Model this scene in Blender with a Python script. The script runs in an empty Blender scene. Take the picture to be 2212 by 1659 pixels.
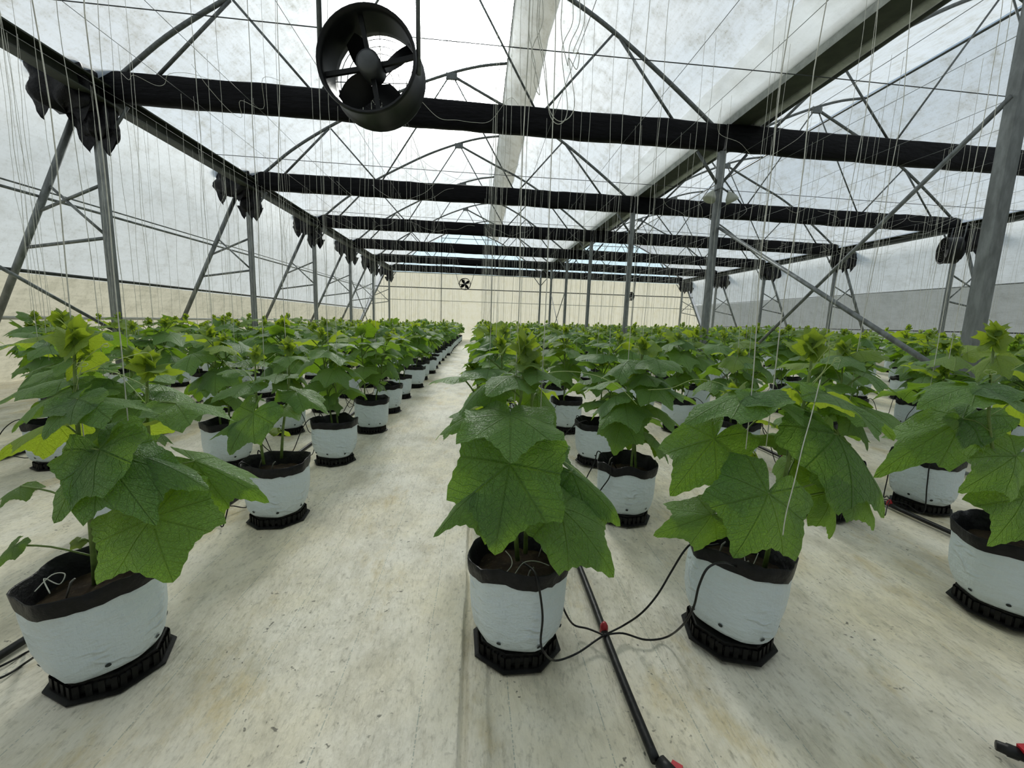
import bpy, math, random
from mathutils import Vector, Matrix, noise
R_ = math.radians
rnd = random.Random(7)
scn = bpy.context.scene
C = scn.collection
H = 1.15                                   # eye height over the floor at x = 0

# ------------------------------------------------------------------ camera
FPX = 915.1183
def cam_axes(pitch=.1440, yaw=.0856, roll=.0346):
    cy, sy, cp, sp = math.cos(yaw), math.sin(yaw), math.cos(pitch), math.sin(pitch)
    f = Vector((sy*cp, cy*cp, -sp)); r = Vector((cy, -sy, 0)); u = r.cross(f)
    cr, sr = math.cos(roll), math.sin(roll)
    return r*cr+u*sr, u*cr-r*sr, f
CR, CU, CF = cam_axes()
CP = Vector((0, 0, H))
cd = bpy.data.cameras.new('camera'); cam = bpy.data.objects.new('camera', cd); C.objects.link(cam)
cd.sensor_width = 36; cd.lens = 36*FPX/2212; cd.clip_end = 300; cd.clip_start = .02
cam.matrix_world = Matrix(((CR.x, CU.x, -CF.x, 0), (CR.y, CU.y, -CF.y, 0), (CR.z, CU.z, -CF.z, H), (0, 0, 0, 1)))
scn.camera = cam
def P(u, v, y):                            # the point of the place seen at u, v that stands y metres down the house
    d = CF + CR*((u-1106)/FPX) - CU*((v-829.5)/FPX)
    return CP + d*(y/d.y)
def proj(p):
    q = Vector(p)-CP; d = q.dot(CF)
    if d < .05: return None
    return 1106+FPX*q.dot(CR)/d, 829.5-FPX*q.dot(CU)/d, d
def zf(x): return .016*x                   # the floor rises a little to the right
def PF(u, v, h=0):                         # floor point seen at u, v
    d = CF + CR*((u-1106)/FPX) - CU*((v-829.5)/FPX)
    t = (-H+h)/(d.z-.016*d.x)
    return CP + d*t

# ------------------------------------------------------------------ materials
def new_mat(name):
    m = bpy.data.materials.new(name); m.use_nodes = True
    nt = m.node_tree; nt.nodes.clear()
    return m, nt
class N:
    def __init__(s, nt): s.nt = nt
    def __call__(s, t, **kw):
        n = s.nt.nodes.new('ShaderNode'+t)
        for k, v in kw.items():
            if k.startswith('i_'):
                key = k[2:]; key = int(key) if key.isdigit() else key.replace('_', ' ')
                sock = n.inputs[key]
                if hasattr(v, 'is_output') or isinstance(v, bpy.types.NodeSocket): s.nt.links.new(v, sock)
                else: sock.default_value = v
            else: setattr(n, k, v)
        return n
    def math(s, op, a, b=0.0, c=None, clamp=False):
        n = s.nt.nodes.new('ShaderNodeMath'); n.operation = op; n.use_clamp = clamp
        for i, x in enumerate((a, b) if c is None else (a, b, c)):
            if isinstance(x, bpy.types.NodeSocket): s.nt.links.new(x, n.inputs[i])
            else: n.inputs[i].default_value = x
        return n.outputs[0]
    def mix(s, f, a, b):
        n = s.nt.nodes.new('ShaderNodeMix'); n.data_type = 'RGBA'
        for k, x in ((0, f), (6, a), (7, b)):
            if isinstance(x, bpy.types.NodeSocket): s.nt.links.new(x, n.inputs[k])
            else: n.inputs[k].default_value = x if k == 0 else (*x, 1)
        return n.outputs[2]
    def ramp(s, f, lo, hi):
        n = s.nt.nodes.new('ShaderNodeMapRange'); n.interpolation_type = 'SMOOTHSTEP'
        s.nt.links.new(f, n.inputs[0]); n.inputs[1].default_value = lo; n.inputs[2].default_value = hi
        return n.outputs[0]
    def noise(s, vec, scale, detail=4, rough=.55, out=0):
        n = s.nt.nodes.new('ShaderNodeTexNoise')
        if vec is not None: s.nt.links.new(vec, n.inputs['Vector'])
        n.inputs['Scale'].default_value = scale; n.inputs['Detail'].default_value = detail; n.inputs['Roughness'].default_value = rough
        return n.outputs[out]
    def scaled(s, vec, sc):
        n = s.nt.nodes.new('ShaderNodeMapping'); s.nt.links.new(vec, n.inputs[0]); n.inputs['Scale'].default_value = sc
        return n.outputs[0]
    def out(s, sh):
        o = s.nt.nodes.new('ShaderNodeOutputMaterial'); s.nt.links.new(sh, o.inputs[0])
    def mixsh(s, f, a, b):
        n = s.nt.nodes.new('ShaderNodeMixShader')
        if isinstance(f, bpy.types.NodeSocket): s.nt.links.new(f, n.inputs[0])
        else: n.inputs[0].default_value = f
        s.nt.links.new(a, n.inputs[1]); s.nt.links.new(b, n.inputs[2]); return n.outputs[0]
    def bump(s, h, dist, strength=1.0):
        n = s.nt.nodes.new('ShaderNodeBump'); s.nt.links.new(h, n.inputs['Height'])
        n.inputs['Distance'].default_value = dist; n.inputs['Strength'].default_value = strength; return n.outputs[0]
    def pr(s, col, rough=.5, metal=0.0, normal=None, spec=.5, sheen=0.0):
        n = s.nt.nodes.new('ShaderNodeBsdfPrincipled')
        for k, x in (('Base Color', col), ('Roughness', rough), ('Metallic', metal), ('Specular IOR Level', spec)):
            if isinstance(x, bpy.types.NodeSocket): s.nt.links.new(x, n.inputs[k])
            else: n.inputs[k].default_value = (*x, 1) if k == 'Base Color' else x
        n.inputs['Sheen Weight'].default_value = sheen; n.inputs['Sheen Roughness'].default_value = .62; n.inputs['Sheen Tint'].default_value = (.76, 1, .62, 1)
        if normal is not None: s.nt.links.new(normal, n.inputs['Normal'])
        return n.outputs[0]
def simple(name, col, rough=.5, metal=0.0, var=.0, scale=20, bump=0.0, spec=.5, stretch=(1, 1, 1)):
    m, nt = new_mat(name); n = N(nt)
    co = n.scaled(n('TexCoord').outputs['Object'], stretch)
    nz = n.noise(co, scale, 5, .6)
    c = n.mix(n.ramp(nz, .3, .7), tuple(x*(1-var) for x in col), tuple(min(1, x*(1+var)) for x in col))
    nm = n.bump(nz, bump) if bump else None
    n.out(n.pr(c, rough, metal, nm, spec)); return m

M = {}
M['steel'] = simple('galvanised_steel', (.20, .215, .215), .5, .5, .3, 14, .0, .4, (1, 1, .3))
M['pipe_steel'] = simple('pipe_steel', (.115, .125, .125), .5, .4, .25, 18, .0, .3)
M['gutter'] = simple('gutter_steel', (.030, .036, .024), .6, .1, .3, 5)
M['black_film'] = simple('black_plastic_film', (.0035, .0035, .0045), .55, 0, .5, 9, .02, .10, (.6, 1, 3))
M['bundle_film'] = simple('crumpled_black_film', (.006, .006, .008), .42, 0, .5, 9, .03, .22)
M['black_pe'] = simple('black_polyethylene', (.010, .0105, .011), .45, 0, .4, 30, .002, .3)
M['cuff'] = simple('black_bag_lining', (.0075, .0075, .0085), .42, 0, .4, 35, .006, .28)
M['tray'] = simple('black_tray_plastic', (.006, .006, .0055), .55, 0, .6, 25, .002, .25)
M['fan'] = simple('fan_black_paint', (.006, .0065, .007), .42, 0, .3, 12, 0, .25)
M['motor'] = simple('motor_grey', (.07, .075, .08), .45, .3, .2, 12)
M['wire'] = simple('crop_wire', (.16, .17, .17), .5, .4, .2, 5)
M['cable'] = simple('dark_cable', (.035, .04, .045), .5, .1, .2, 5)
M['twine'] = simple('white_twine', (.62, .62, .56), .7, 0, .15, 30)
M['lamp'] = simple('lamp_housing', (.42, .44, .38), .5, 0, .1, 10)
M['red'] = simple('red_plastic', (.45, .02, .03), .4, 0, .25, 25)
M['stake'] = simple('drip_stake', (.30, .29, .26), .5, 0, .2, 25)
M['rail'] = simple('dark_rail', (.05, .055, .05), .5, .3, .3, 8)
M['white_rail'] = simple('pale_rail', (.55, .55, .50), .5, 0, .1, 8)
M['grey_roll'] = simple('rolled_film', (.42, .44, .43), .45, 0, .2, 6, .02)

def film(name, col, transp, refl, speck, grime=(.35, .34, .28), bands=0):
    m, nt = new_mat(name); n = N(nt)
    co = n('TexCoord').outputs['Object']
    a = n.ramp(n.noise(co, 3.2, 8, .68), .42, .72)
    b = n.ramp(n.noise(n.scaled(co, (9, 1.2, 9)), 2.2, 6, .6), .35, .75)
    c = n.ramp(n.noise(co, 26, 3, .7), .50, .72)
    dirt = n.math('MULTIPLY', n.math('ADD', n.math('MULTIPLY', a, .5), n.math('ADD', n.math('MULTIPLY', b, .3), n.math('MULTIPLY', c, .35))), speck, clamp=True)
    colr = n.mix(dirt, col, grime)
    tr = n('BsdfTranslucent', i_Color=colr).outputs[0]
    nm = n.bump(n.noise(n.scaled(co, (1, .25, 1)), 5, 4, .6), .02, .6)
    di = n.pr(colr, .35, 0, nm, .35)
    tp = n('BsdfTransparent', i_Color=(.93, .97, 1, 1)).outputs[0]
    s = n.mixsh(refl, tr, di)
    f = n.math('MULTIPLY', n.math('SUBTRACT', 1.0, n.math('MULTIPLY', dirt, .75)), transp)
    n.out(n.mixsh(f, s, tp)); return m
M['roof_film'] = film('roof_film', (.82, .87, .90), .36, .16, 1.0)
M['apron_film'] = film('double_film', (.84, .85, .84), .10, .20, .3)
M['vent_film'] = film('vent_screen', (.58, .53, .42), .05, .20, .4)
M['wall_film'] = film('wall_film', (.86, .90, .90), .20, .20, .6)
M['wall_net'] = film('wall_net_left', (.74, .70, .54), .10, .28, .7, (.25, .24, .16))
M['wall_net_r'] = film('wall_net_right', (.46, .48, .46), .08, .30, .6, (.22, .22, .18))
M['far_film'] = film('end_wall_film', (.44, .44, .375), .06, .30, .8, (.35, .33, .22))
M['back_film'] = film('door_end_film', (.40, .43, .44), .0, .5, .5)  # unseen end behind the camera, toned dark to dim the sides facing it
M['gable_film'] = film('gable_film', (.50, .68, .80), .40, .15, .5, (.3, .4, .45))

def floor_mat():
    m, nt = new_mat('woven_ground_cover'); n = N(nt)
    co = n('TexCoord').outputs['Object']
    sep = n('SeparateXYZ', i_Vector=co)
    X, Y = sep.outputs[0], sep.outputs[1]
    big = n.ramp(n.noise(co, 1.1, 6, .62), .38, .66)
    mid = n.ramp(n.noise(n.scaled(co, (1, .55, 1)), 5, 8, .7), .40, .70)
    fine = n.noise(n.scaled(co, (1, .4, 1)), 70, 4, .7)
    alg = n.ramp(n.noise(n.scaled(co, (1.3, .6, 1)), 2.3, 9, .72), .52, .70)
    c = n.mix(big, (.83, .79, .68), (.82, .745, .55))
    c = n.mix(n.math('MULTIPLY', mid, .75), c, (.52, .48, .37))
    lg = n.ramp(n.noise(n.scaled(co, (1, .5, 1)), .9, 5, .6), .42, .68)
    c = n.mix(n.math('MULTIPLY', lg, .35), c, (.50, .45, .33))
    c = n.mix(n.math('MULTIPLY', alg, .60), c, (.56, .43, .17))
    gr = n.ramp(n.noise(n.scaled(co, (1.6, .7, 1)), 3.7, 8, .7), .55, .75)
    c = n.mix(n.math('MULTIPLY', gr, .45), c, (.34, .36, .29))
    c = n.mix(n.math('MULTIPLY', n.ramp(fine, .48, .78), .6), c, (.27, .25, .19))
    spk = n.math('MULTIPLY', n.ramp(n.noise(co, 48, 2, .5), .66, .73), n.ramp(n.noise(co, 2.4, 4, .6), .44, .60))
    c = n.mix(n.math('MULTIPLY', spk, .8), c, (.10, .095, .075))
    d = n.math('ABSOLUTE', n.math('SUBTRACT', n.math('FRACT', n.math('MULTIPLY', n.math('ADD', X, n.math('MULTIPLY', n.noise(co, 1.2, 2), .02)), 1/.27)), .5))
    line = n.math('LESS_THAN', d, .006)
    dash = n.math('GREATER_THAN', n.noise(n.scaled(co, (1, 14, 1)), 9, 1), .47)
    c = n.mix(n.math('MULTIPLY', n.math('MULTIPLY', line, dash), .45), c, (.12, .20, .20))
    weave = n.math('ADD', n.math('SINE', n.math('MULTIPLY', X, 2400)), n.math('SINE', n.math('MULTIPLY', Y, 2400)))
    wr = n.noise(n.scaled(co, (2.2, .6, 1)), 3.5, 5, .6)
    hgt = n.math('ADD', n.math('MULTIPLY', wr, 1.0), n.math('ADD', n.math('MULTIPLY', fine, .06), n.math('MULTIPLY', n.noise(co, 24, 4, .6), .12)))
    n.out(n.pr(c, .62, 0, n.bump(hgt, .05, .7), .3)); return m
M['floor'] = floor_mat()

def bag_mat():
    m, nt = new_mat('white_bag_polyethylene'); n = N(nt)
    co = n('TexCoord').outputs['Object']
    w = n.noise(n.scaled(co, (1, 1, 2.2)), 16, 5, .62)
    w2 = n.noise(n.scaled(co, (1.5, 1.5, .5)), 26, 3, .6)
    rd = n.math('SUBTRACT', 1.0, n.math('MULTIPLY', n.math('ABSOLUTE', n.math('SUBTRACT', n.noise(n.scaled(co, (1, 1, 1.9)), 7.5, 2, .5), .5)), 14.0), clamp=True)
    rd = n.math('MULTIPLY', rd, n.ramp(n.noise(co, 5.5, 2), .45, .65))
    dirt = n.ramp(n.noise(co, 7, 7, .7), .55, .8)
    c = n.mix(n.math('MULTIPLY', dirt, .35), (.70, .79, .845), (.56, .56, .51))
    n.out(n.pr(c, .36, 0, n.bump(n.math('ADD', n.math('ADD', w, n.math('MULTIPLY', rd, .55)), n.math('MULTIPLY', w2, .5)), .022, .65), .45)); return m
M['bag'] = bag_mat()
M['hole'] = simple('punched_hole', (.012, .02, .022), .6)
def soil_mat():
    m, nt = new_mat('coco_peat'); n = N(nt)
    co = n('TexCoord').outputs['Object']
    a = n.noise(co, 55, 6, .75); b = n.ramp(n.noise(co, 14, 4, .6), .35, .7)
    c = n.mix(b, (.026, .018, .011), (.062, .042, .022))
    c = n.mix(n.ramp(a, .55, .75), c, (.13, .10, .058))
    n.out(n.pr(c, .9, 0, n.bump(a, .012, 1), .2)); return m
M['soil'] = soil_mat()

def leaf_mat(name, top, top2, vein, trans, fac, rough=.47):
    m, nt = new_mat(name); n = N(nt)
    uv = n('UVMap').outputs[0]
    sep = n('SeparateXYZ', i_Vector=uv)
    u, v = sep.outputs[0], sep.outputs[1]
    th = n.math('ARCTAN2', u, v)
    r = n.math('SQRT', n.math('ADD', n.math('MULTIPLY', u, u), n.math('MULTIPLY', v, v)))
    pp = n.math('PINGPONG', n.math('ADD', th, math.pi*2), math.pi/8)
    d = n.math('MULTIPLY', r, n.math('SINE', pp))
    wv = n.math('SUBTRACT', .026, n.math('MULTIPLY', r, .016))
    main = n.math('SUBTRACT', 1.0, n.math('DIVIDE', d, wv), clamp=True)
    wob = n.noise(uv, 5, 3)
    along = n.math('ADD', n.math('SUBTRACT', n.math('MULTIPLY', r, 8.5), n.math('MULTIPLY', d, 9)), n.math('MULTIPLY', wob, 1.2))
    pn = n.math('ABSOLUTE', n.math('SUBTRACT', n.math('FRACT', along), .5))
    sec = n.math('SUBTRACT', 1.0, n.math('DIVIDE', pn, .09), clamp=True)
    oi = n('ObjectInfo')
    nz = n.ramp(n.noise(uv, 3.2, 6, .65), .3, .75)
    jit = n.math('ADD', n.math('MULTIPLY', nz, .6), n.math('MULTIPLY', oi.outputs['Random'], .4))
    c = n.mix(jit, top, top2)
    net = n('TexVoronoi', feature='DISTANCE_TO_EDGE', i_Vector=uv, i_Scale=26.0).outputs['Distance']
    netv = n.math('SUBTRACT', 1.0, n.math('DIVIDE', net, .10), clamp=True)
    c = n.mix(n.math('MULTIPLY', netv, .12), c, vein)
    c = n.mix(n.math('MULTIPLY', sec, .13), c, vein)
    c = n.mix(n.math('MULTIPLY', main, .62), c, vein)
    h = n.math('SUBTRACT', n.math('ADD', n.math('MULTIPLY', n.noise(uv, 11, 4, .65), 1.0), n.math('MULTIPLY', netv, -.25)), n.math('ADD', n.math('MULTIPLY', main, 1.0), n.math('MULTIPLY', sec, .45)))
    nm = n.bump(h, .010, .9)
    a = n.pr(c, rough, 0, nm, n.math('SUBTRACT', 1.0, n.math('MULTIPLY', n.math('MAXIMUM', main, n.math('MULTIPLY', sec, .5)), .8)), .42)
    t = n('BsdfTranslucent', i_Color=(*trans, 1), i_Normal=nm).outputs[0]
    n.out(n.mixsh(fac, a, t)); return m
M['leaf'] = leaf_mat('cucumber_leaf', (.046, .170, .008), (.085, .245, .017), (.062, .170, .022), (.32, .56, .014), .40, .40)
M['young'] = leaf_mat('young_leaf', (.15, .29, .016), (.22, .38, .026), (.22, .36, .06), (.58, .76, .035), .50, .5)
M['stem'] = simple('green_stem', (.16, .24, .055), .5, 0, .25, 40)
M['tendril'] = simple('pale_tendril', (.42, .52, .20), .5, 0, .1, 40)

# ------------------------------------------------------------------ mesh helpers
class MB:
    def __init__(s): s.v = []; s.f = []; s.m = []; s.uv = None
    def add(s, vs, fs, mi=0, uvs=None):
        b = len(s.v); s.v += [tuple(p) for p in vs]
        for f in fs: s.f.append(tuple(b+i for i in f)); s.m.append(mi)
        if uvs is not None:
            if s.uv is None: s.uv = [(0, 0)]*b
            s.uv += uvs
        elif s.uv is not None: s.uv += [(0, 0)]*len(vs)
    def box(s, lo, hi, mi=0):
        (a, b, c), (d, e, f) = lo, hi
        s.add([(a, b, c), (d, b, c), (d, e, c), (a, e, c), (a, b, f), (d, b, f), (d, e, f), (a, e, f)],
              [(3, 2, 1, 0), (4, 5, 6, 7), (0, 1, 5, 4), (1, 2, 6, 5), (2, 3, 7, 6), (3, 0, 4, 7)], mi)
    def tube(s, pts, r, n=8, mi=0, cap=True, sq=False):
        pts = [Vector(p) for p in pts]
        rs = r if isinstance(r, (list, tuple)) else [r]*len(pts)
        t0 = (pts[1]-pts[0]).normalized()
        ref = Vector((0, 0, 1)) if abs(t0.z) < .9 else Vector((1, 0, 0))
        a = t0.cross(ref).normalized(); vs = []
        for i, p in enumerate(pts):
            t = (pts[min(i+1, len(pts)-1)]-pts[max(i-1, 0)])
            t = t.normalized() if t.length > 1e-9 else t0
            a = (a-t*a.dot(t)); a = a.normalized() if a.length > 1e-6 else t.orthogonal().normalized()
            b = t.cross(a)
            for k in range(n):
                w = 2*math.pi*(k+.5)/n
                vs.append(p+(a*math.cos(w)+b*math.sin(w))*rs[i])
        fs = []
        for i in range(len(pts)-1):
            for k in range(n):
                fs.append((i*n+k, i*n+(k+1) % n, (i+1)*n+(k+1) % n, (i+1)*n+k))
        if cap:
            fs.append(tuple(range(n))[::-1]); fs.append(tuple(range((len(pts)-1)*n, len(pts)*n)))
        s.add(vs, fs, mi)
    def bar(s, p, q, w, h=None, mi=0):            # square section bar
        p, q = Vector(p), Vector(q); t = (q-p).normalized(); h = h or w
        up = Vector((0, 1, 0)) if abs(t.y) < .8 else Vector((0, 0, 1))
        a = t.cross(up).normalized(); b = a.cross(t).normalized()
        vs = [o+a*sx*w/2+b*sy*h/2 for o in (p, q) for sx, sy in ((-1, -1), (1, -1), (1, 1), (-1, 1))]
        s.add(vs, [(3, 2, 1, 0), (4, 5, 6, 7), (0, 1, 5, 4), (1, 2, 6, 5), (2, 3, 7, 6), (3, 0, 4, 7)], mi)
    def grid(s, rows, mi=0, closed=False, uvs=None):
        n = len(rows[0]); vs = [p for r in rows for p in r]; fs = []
        for i in range(len(rows)-1):
            for k in range(n if closed else n-1):
                fs.append((i*n+k, i*n+(k+1) % n, (i+1)*n+(k+1) % n, (i+1)*n+k))
        s.add(vs, fs, mi, uvs)
    def mesh(s, name, mats, smooth=True):
        me = bpy.data.meshes.new(name); me.from_pydata(s.v, [], s.f)
        for m in (mats if isinstance(mats, (list, tuple)) else [mats]): me.materials.append(m)
        me.polygons.foreach_set('material_index', s.m)
        if smooth: me.polygons.foreach_set('use_smooth', [True]*len(s.f))
        if s.uv is not None:
            l = me.uv_layers.new(name='UVMap')
            li = [0]*len(me.loops); me.loops.foreach_get('vertex_index', li)
            l.data.foreach_set('uv', [c for i in li for c in s.uv[i]])
        me.update(); return me
def put(name, me, parent=None, mw=None):
    o = bpy.data.objects.new(name, me); C.objects.link(o)
    if parent is not None: o.parent = parent
    if mw is not None: o.matrix_local = mw
    return o
def tag(o, label, cat, group=None, kind=None):
    o['label'] = label; o['category'] = cat
    if group: o['group'] = group
    if kind: o['kind'] = kind
    return o
def thing(name, loc, label, cat, group=None, rz=0):
    o = bpy.data.objects.new(name, None); C.objects.link(o); o.empty_display_size = .1
    o.location = loc; o.rotation_euler = (0, 0, rz)
    return tag(o, label, cat, group)
def struct(name, me):
    o = put(name, me); o['kind'] = 'structure'; return o
def kids(o): return [c for c in ALLKIDS.get(o.name, ())]
ALLKIDS = {}
def part(name, me, par, mw=None):
    o = put(name, me, par, mw); ALLKIDS.setdefault(par.name, []).append(o); return o
def dup(root, loc, rz, sc, label, group=None):
    r = root.copy(); C.objects.link(r); r.location = loc; r.rotation_euler = (0, 0, rz); r.scale = (sc, sc, sc)
    r['label'] = label
    if group: r['group'] = group
    elif 'group' in r: del r['group']
    for ch in ALLKIDS.get(root.name, ()):
        c = ch.copy(); C.objects.link(c); c.parent = r; ALLKIDS.setdefault(r.name, []).append(c)
        for g in ALLKIDS.get(ch.name, ()):
            d = g.copy(); C.objects.link(d); d.parent = c; ALLKIDS.setdefault(c.name, []).append(d)
    return r
ORD = 'first second third fourth fifth sixth seventh eighth ninth tenth eleventh twelfth thirteenth fourteenth fifteenth sixteenth'.split()
def nz(x, y=0.0, z=0.0): return noise.noise(Vector((x, y, z)))
def smooth_path(pts, n=6):
    pts = [Vector(p) for p in pts]; out = []
    for i in range(len(pts)-1):
        p0 = pts[max(i-1, 0)]; p1 = pts[i]; p2 = pts[i+1]; p3 = pts[min(i+2, len(pts)-1)]
        for k in range(n):
            t = k/n
            out.append(.5*((2*p1)+(p2-p0)*t+(2*p0-5*p1+4*p2-p3)*t*t+(3*p1-p0-3*p2+p3)*t**3))
    out.append(pts[-1]); return out

# ------------------------------------------------------------------ the house: bays, spans
XL, XC, XR = -5.40, 3.90, 13.26
ZB = 3.07+H                                # middle of the wrapped chords
YE = 27.45                                 # end wall
YB = -2.6                                  # wall behind the camera
def by(b, x=0.0): return 6.9935+4*(b-1)+.0172*x
def roof_pts(x0, which):                   # profile of one span over its left post line x0, heights over the eye
    if which == 'l':
        a = [(-.05, 3.0), (.32, 3.2), (1.0, 3.78), (1.82, 4.33), (2.7, 4.83), (3.7, 5.35), (4.66, 5.74), (5.35, 5.95), (5.96, 6.06)]
    else:
        a = [(5.9, 5.22), (6.6, 4.88), (7.32, 4.50), (8.2, 3.92), (8.95, 3.38), (9.3, 3.12)]
    return [Vector((x0+x, 0, z+H)) for x, z in a]
def sheet(path, y0, y1, ny, off=.05, sag=.012):
    pts = smooth_path(path, 5); rows = []
    for j in range(ny+1):
        y = y0+(y1-y0)*j/ny
        s = abs(math.sin(math.pi*(y-by(0))/4.0))
        rows.append([(p.x, y+.0172*p.x*(0 < j < ny), p.z+off-sag*s+.006*nz(p.x*2, y*2)) for p in pts])
    return rows
NY = 64
for side, x0 in (('left', XL), ('right', XC)):
    mb = MB()
    lp_ = roof_pts(x0, 'l')
    if side == 'right': lp_ = [Vector((4.36, 0, 3.43+H))]+lp_[2:]
    mb.grid(sheet(lp_, YB, YE, NY))
    rp_ = roof_pts(x0, 'r')
    if side == 'left': rp_ = rp_[:4]+[Vector((x0+8.75, 0, 3.57+H)), Vector((3.93, 0, 3.40+H))]
    if side == 'right': rp_ = [Vector((x0+5.98, 0, 6.04+H)), Vector((x0+6.5, 0, 5.50+H)), Vector((x0+7.1, 0, 4.88+H))]+rp_[3:]
    mb.grid(sheet(rp_, YB, YE, NY))
    if side == 'left':                    # second layer of film lapped over the gutter edge
        mb.grid(sheet([Vector((3.40, 0, 3.56+H)), Vector((3.65, 0, 3.46+H)), Vector((3.94, 0, 3.35+H))], YB, YE, NY, .0), 1)
    struct('ceiling_'+side, mb.mesh('ceiling_'+side, [M['roof_film'], M['apron_film']]))
    mb = MB()                             # upright screen closing the ridge vent
    rows = []
    for j in range(NY+1):
        y = YB+(YE-YB)*j/NY
        rows.append([(x0+xx+.04*nz(y*1.3, z*3)*(z < 6), y, z+H) for xx, z in (((5.97, 6.09), (6.02, 5.85), (6.12, 5.55), (6.30, 5.22), (6.56, 4.97)) if side == 'left' else ((5.96, 6.09), (5.95, 5.8), (5.94, 5.55), (5.93, 5.28)))])
    mb.grid(rows)
    if side == 'left': struct('window_1', mb.mesh('vent_screen', M['vent_film']))
    mb = MB(); mb.tube([(x0+5.98, YB, 6.05+H), (x0+5.98, YE, 6.05+H)], .025)
    struct('trim_%d' % (1 if side == 'left' else 2), mb.mesh('ridge_pipe', M['rail']))

# sloping side walls
def wl(z): return -5.77-(2.75-z)*.474
def wr(z): return 13.60+(2.75-z)*.474
for side, fx, zs, zl in (('left', wl, (3.05, 2.2, 1.3, .5, .5, .1, -.2, -.75, -1.4), .5), ('right', wr, (3.1, 2.6, 2.05, 1.5, 1.5, 1.0, .17, -.4, -1.1), 1.5)):
    up = [z for z in zs if z >= zl]; up = sorted(set(up), reverse=True)
    lo = sorted(set(z for z in zs if z <= zl), reverse=True)
    mb = MB()
    for mi, lst in ((0, up), (1, lo)):
        rows = []
        for j in range(NY+1):
            y = YB+(YE-YB)*j/NY
            row = [(fx(z)+(-.22 if side == 'left' else .22)+(.03*nz(y*.7, z)), y, z+H) for z in lst]
            if mi == 0: row = [((XL-.05) if side == 'left' else (XR+.10), y, 3.06+H)]+row
            rows.append(row)
        mb.grid(rows, mi)
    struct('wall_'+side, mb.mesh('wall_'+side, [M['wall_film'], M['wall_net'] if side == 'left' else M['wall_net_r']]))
def rail(i, p, q, r, m):
    mb = MB(); mb.tube([p, q], r, 8); struct('trim_%d' % i, mb.mesh('rail', M[m]))
rail(3, (wl(.5)+.05, YB, .50+H), (wl(.5)+.05, YE, .55+H), .028, 'rail')
rail(4, (wl(-.2)+.06, YB, -.2+H), (wl(-.2)+.06, YE, -.17+H), .03, 'white_rail')
rail(5, (wl(1.55)+.06, YB, 1.50+H), (wl(1.6)+.06, YE, 1.66+H), .02, 'steel')
rail(6, (wl(1.55)+.06, YB, 1.60+H), (wl(1.6)+.06, YE, 1.74+H), .012, 'steel')
rail(7, (wr(1.5)-.05, YB, 1.45+H), (wr(1.5)-.05, YE, 1.52+H), .015, 'steel')
rail(8, (wr(.18)-.05, YB, .17+H), (wr(.18)-.05, YE, .20+H), .02, 'rail')

# end walls
def end_wall(name, y, mats):
    mb = MB()
    for x0 in (XL, XC):
        top = smooth_path(roof_pts(x0, 'l'), 3)+smooth_path(roof_pts(x0, 'r'), 3)
        zs = [2.86+H]
        mb.grid([[(p.x, y, 2.86+H) for p in top], [(p.x, y, p.z) for p in top]], 1)
    xs = [-7.9+i*(23.9/40) for i in range(41)]
    cl = lambda x, z: min(max(x, wl(z)), wr(z))
    zz = (-1.4, -.6, .2, 1.2, 2.0, 2.86)
    mb.grid([[(cl(x, z), y+.02*nz(x, z), z+H) for x in xs] for z in zz], 0)
    return struct(name, mb.mesh(name, mats))
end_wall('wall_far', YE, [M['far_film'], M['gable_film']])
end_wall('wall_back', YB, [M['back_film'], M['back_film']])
rail(9, (-6.6, YE-.06, 1.95+H), (14.1, YE-.06, 2.02+H), .03, 'rail')
rail(10, (-6.9, YE-.05, 1.18+H), (14.3, YE-.05, 1.28+H), .02, 'white_rail')
rail(11, (-5.4, YE-.05, 2.86+H), (13.3, YE-.05, 2.90+H), .025, 'white_rail')
k = 12
for x, z1 in ((-2.3, 5.3), (.85, 6.0), (7.0, 5.3), (10.1, 6.0)):
    rail(k, (x, YE-.07, H-1.1), (x, YE-.07, z1+H), .025, 'steel'); k += 1
for x0 in (XL, XC):
    rail(k, (x0+3.1, YE-.07, 5.0+H), (x0+6.2, YE-.07, 5.02+H), .02, 'steel'); k += 1
    rail(k, (x0+.5, YE-.07, 3.75+H), (x0+3.1, YE-.07, 3.80+H), .02, 'steel'); k += 1
    rail(k, (x0+6.2, YE-.07, 3.80+H), (x0+8.6, YE-.07, 3.45+H), .02, 'steel'); k += 1

# floor sheet with its lapped hem, shallow swells and creases
def frange(a, b, s):
    out = []
    while a < b-1e-6: out.append(a); a += s
    return out
fx_ = frange(-8, -2, .25)+frange(-2, -.12, .04)+frange(-.12, .16, .007)+frange(.16, 3, .04)+frange(3, 16, .25)+[16]
fy_ = frange(YB-.2, .7, .3)+frange(.7, 4, .04)+frange(4, 8, .12)+frange(8, 27.6, .5)+[27.6]
HEM = []
def floor_h(x, y):
    near = max(0, min(1, (7-y)/4))
    w = .008*nz(y*1.3, 3.1); w2 = .010*nz(y*1.1, 9.2)
    h = 0
    e = -.022+w
    if x < e: h += .030*max(0, 1-(e-x)/.30)**2*near+.010*near
    else: h += .0+(.010*near if x > e+.022 and x < .055+w2 else 0)
    h += near*(.008*nz(x*2.5, y*1.2)+.006*nz(x*6, y*2.2, 4)+.004*nz(x*14, y*4, 8))
    return h
mb = MB()
mb.grid([[(x, y, zf(x)+floor_h(x, y)-.012) for x in fx_] for y in fy_])
struct('floor', mb.mesh('floor', M['floor']))

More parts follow.
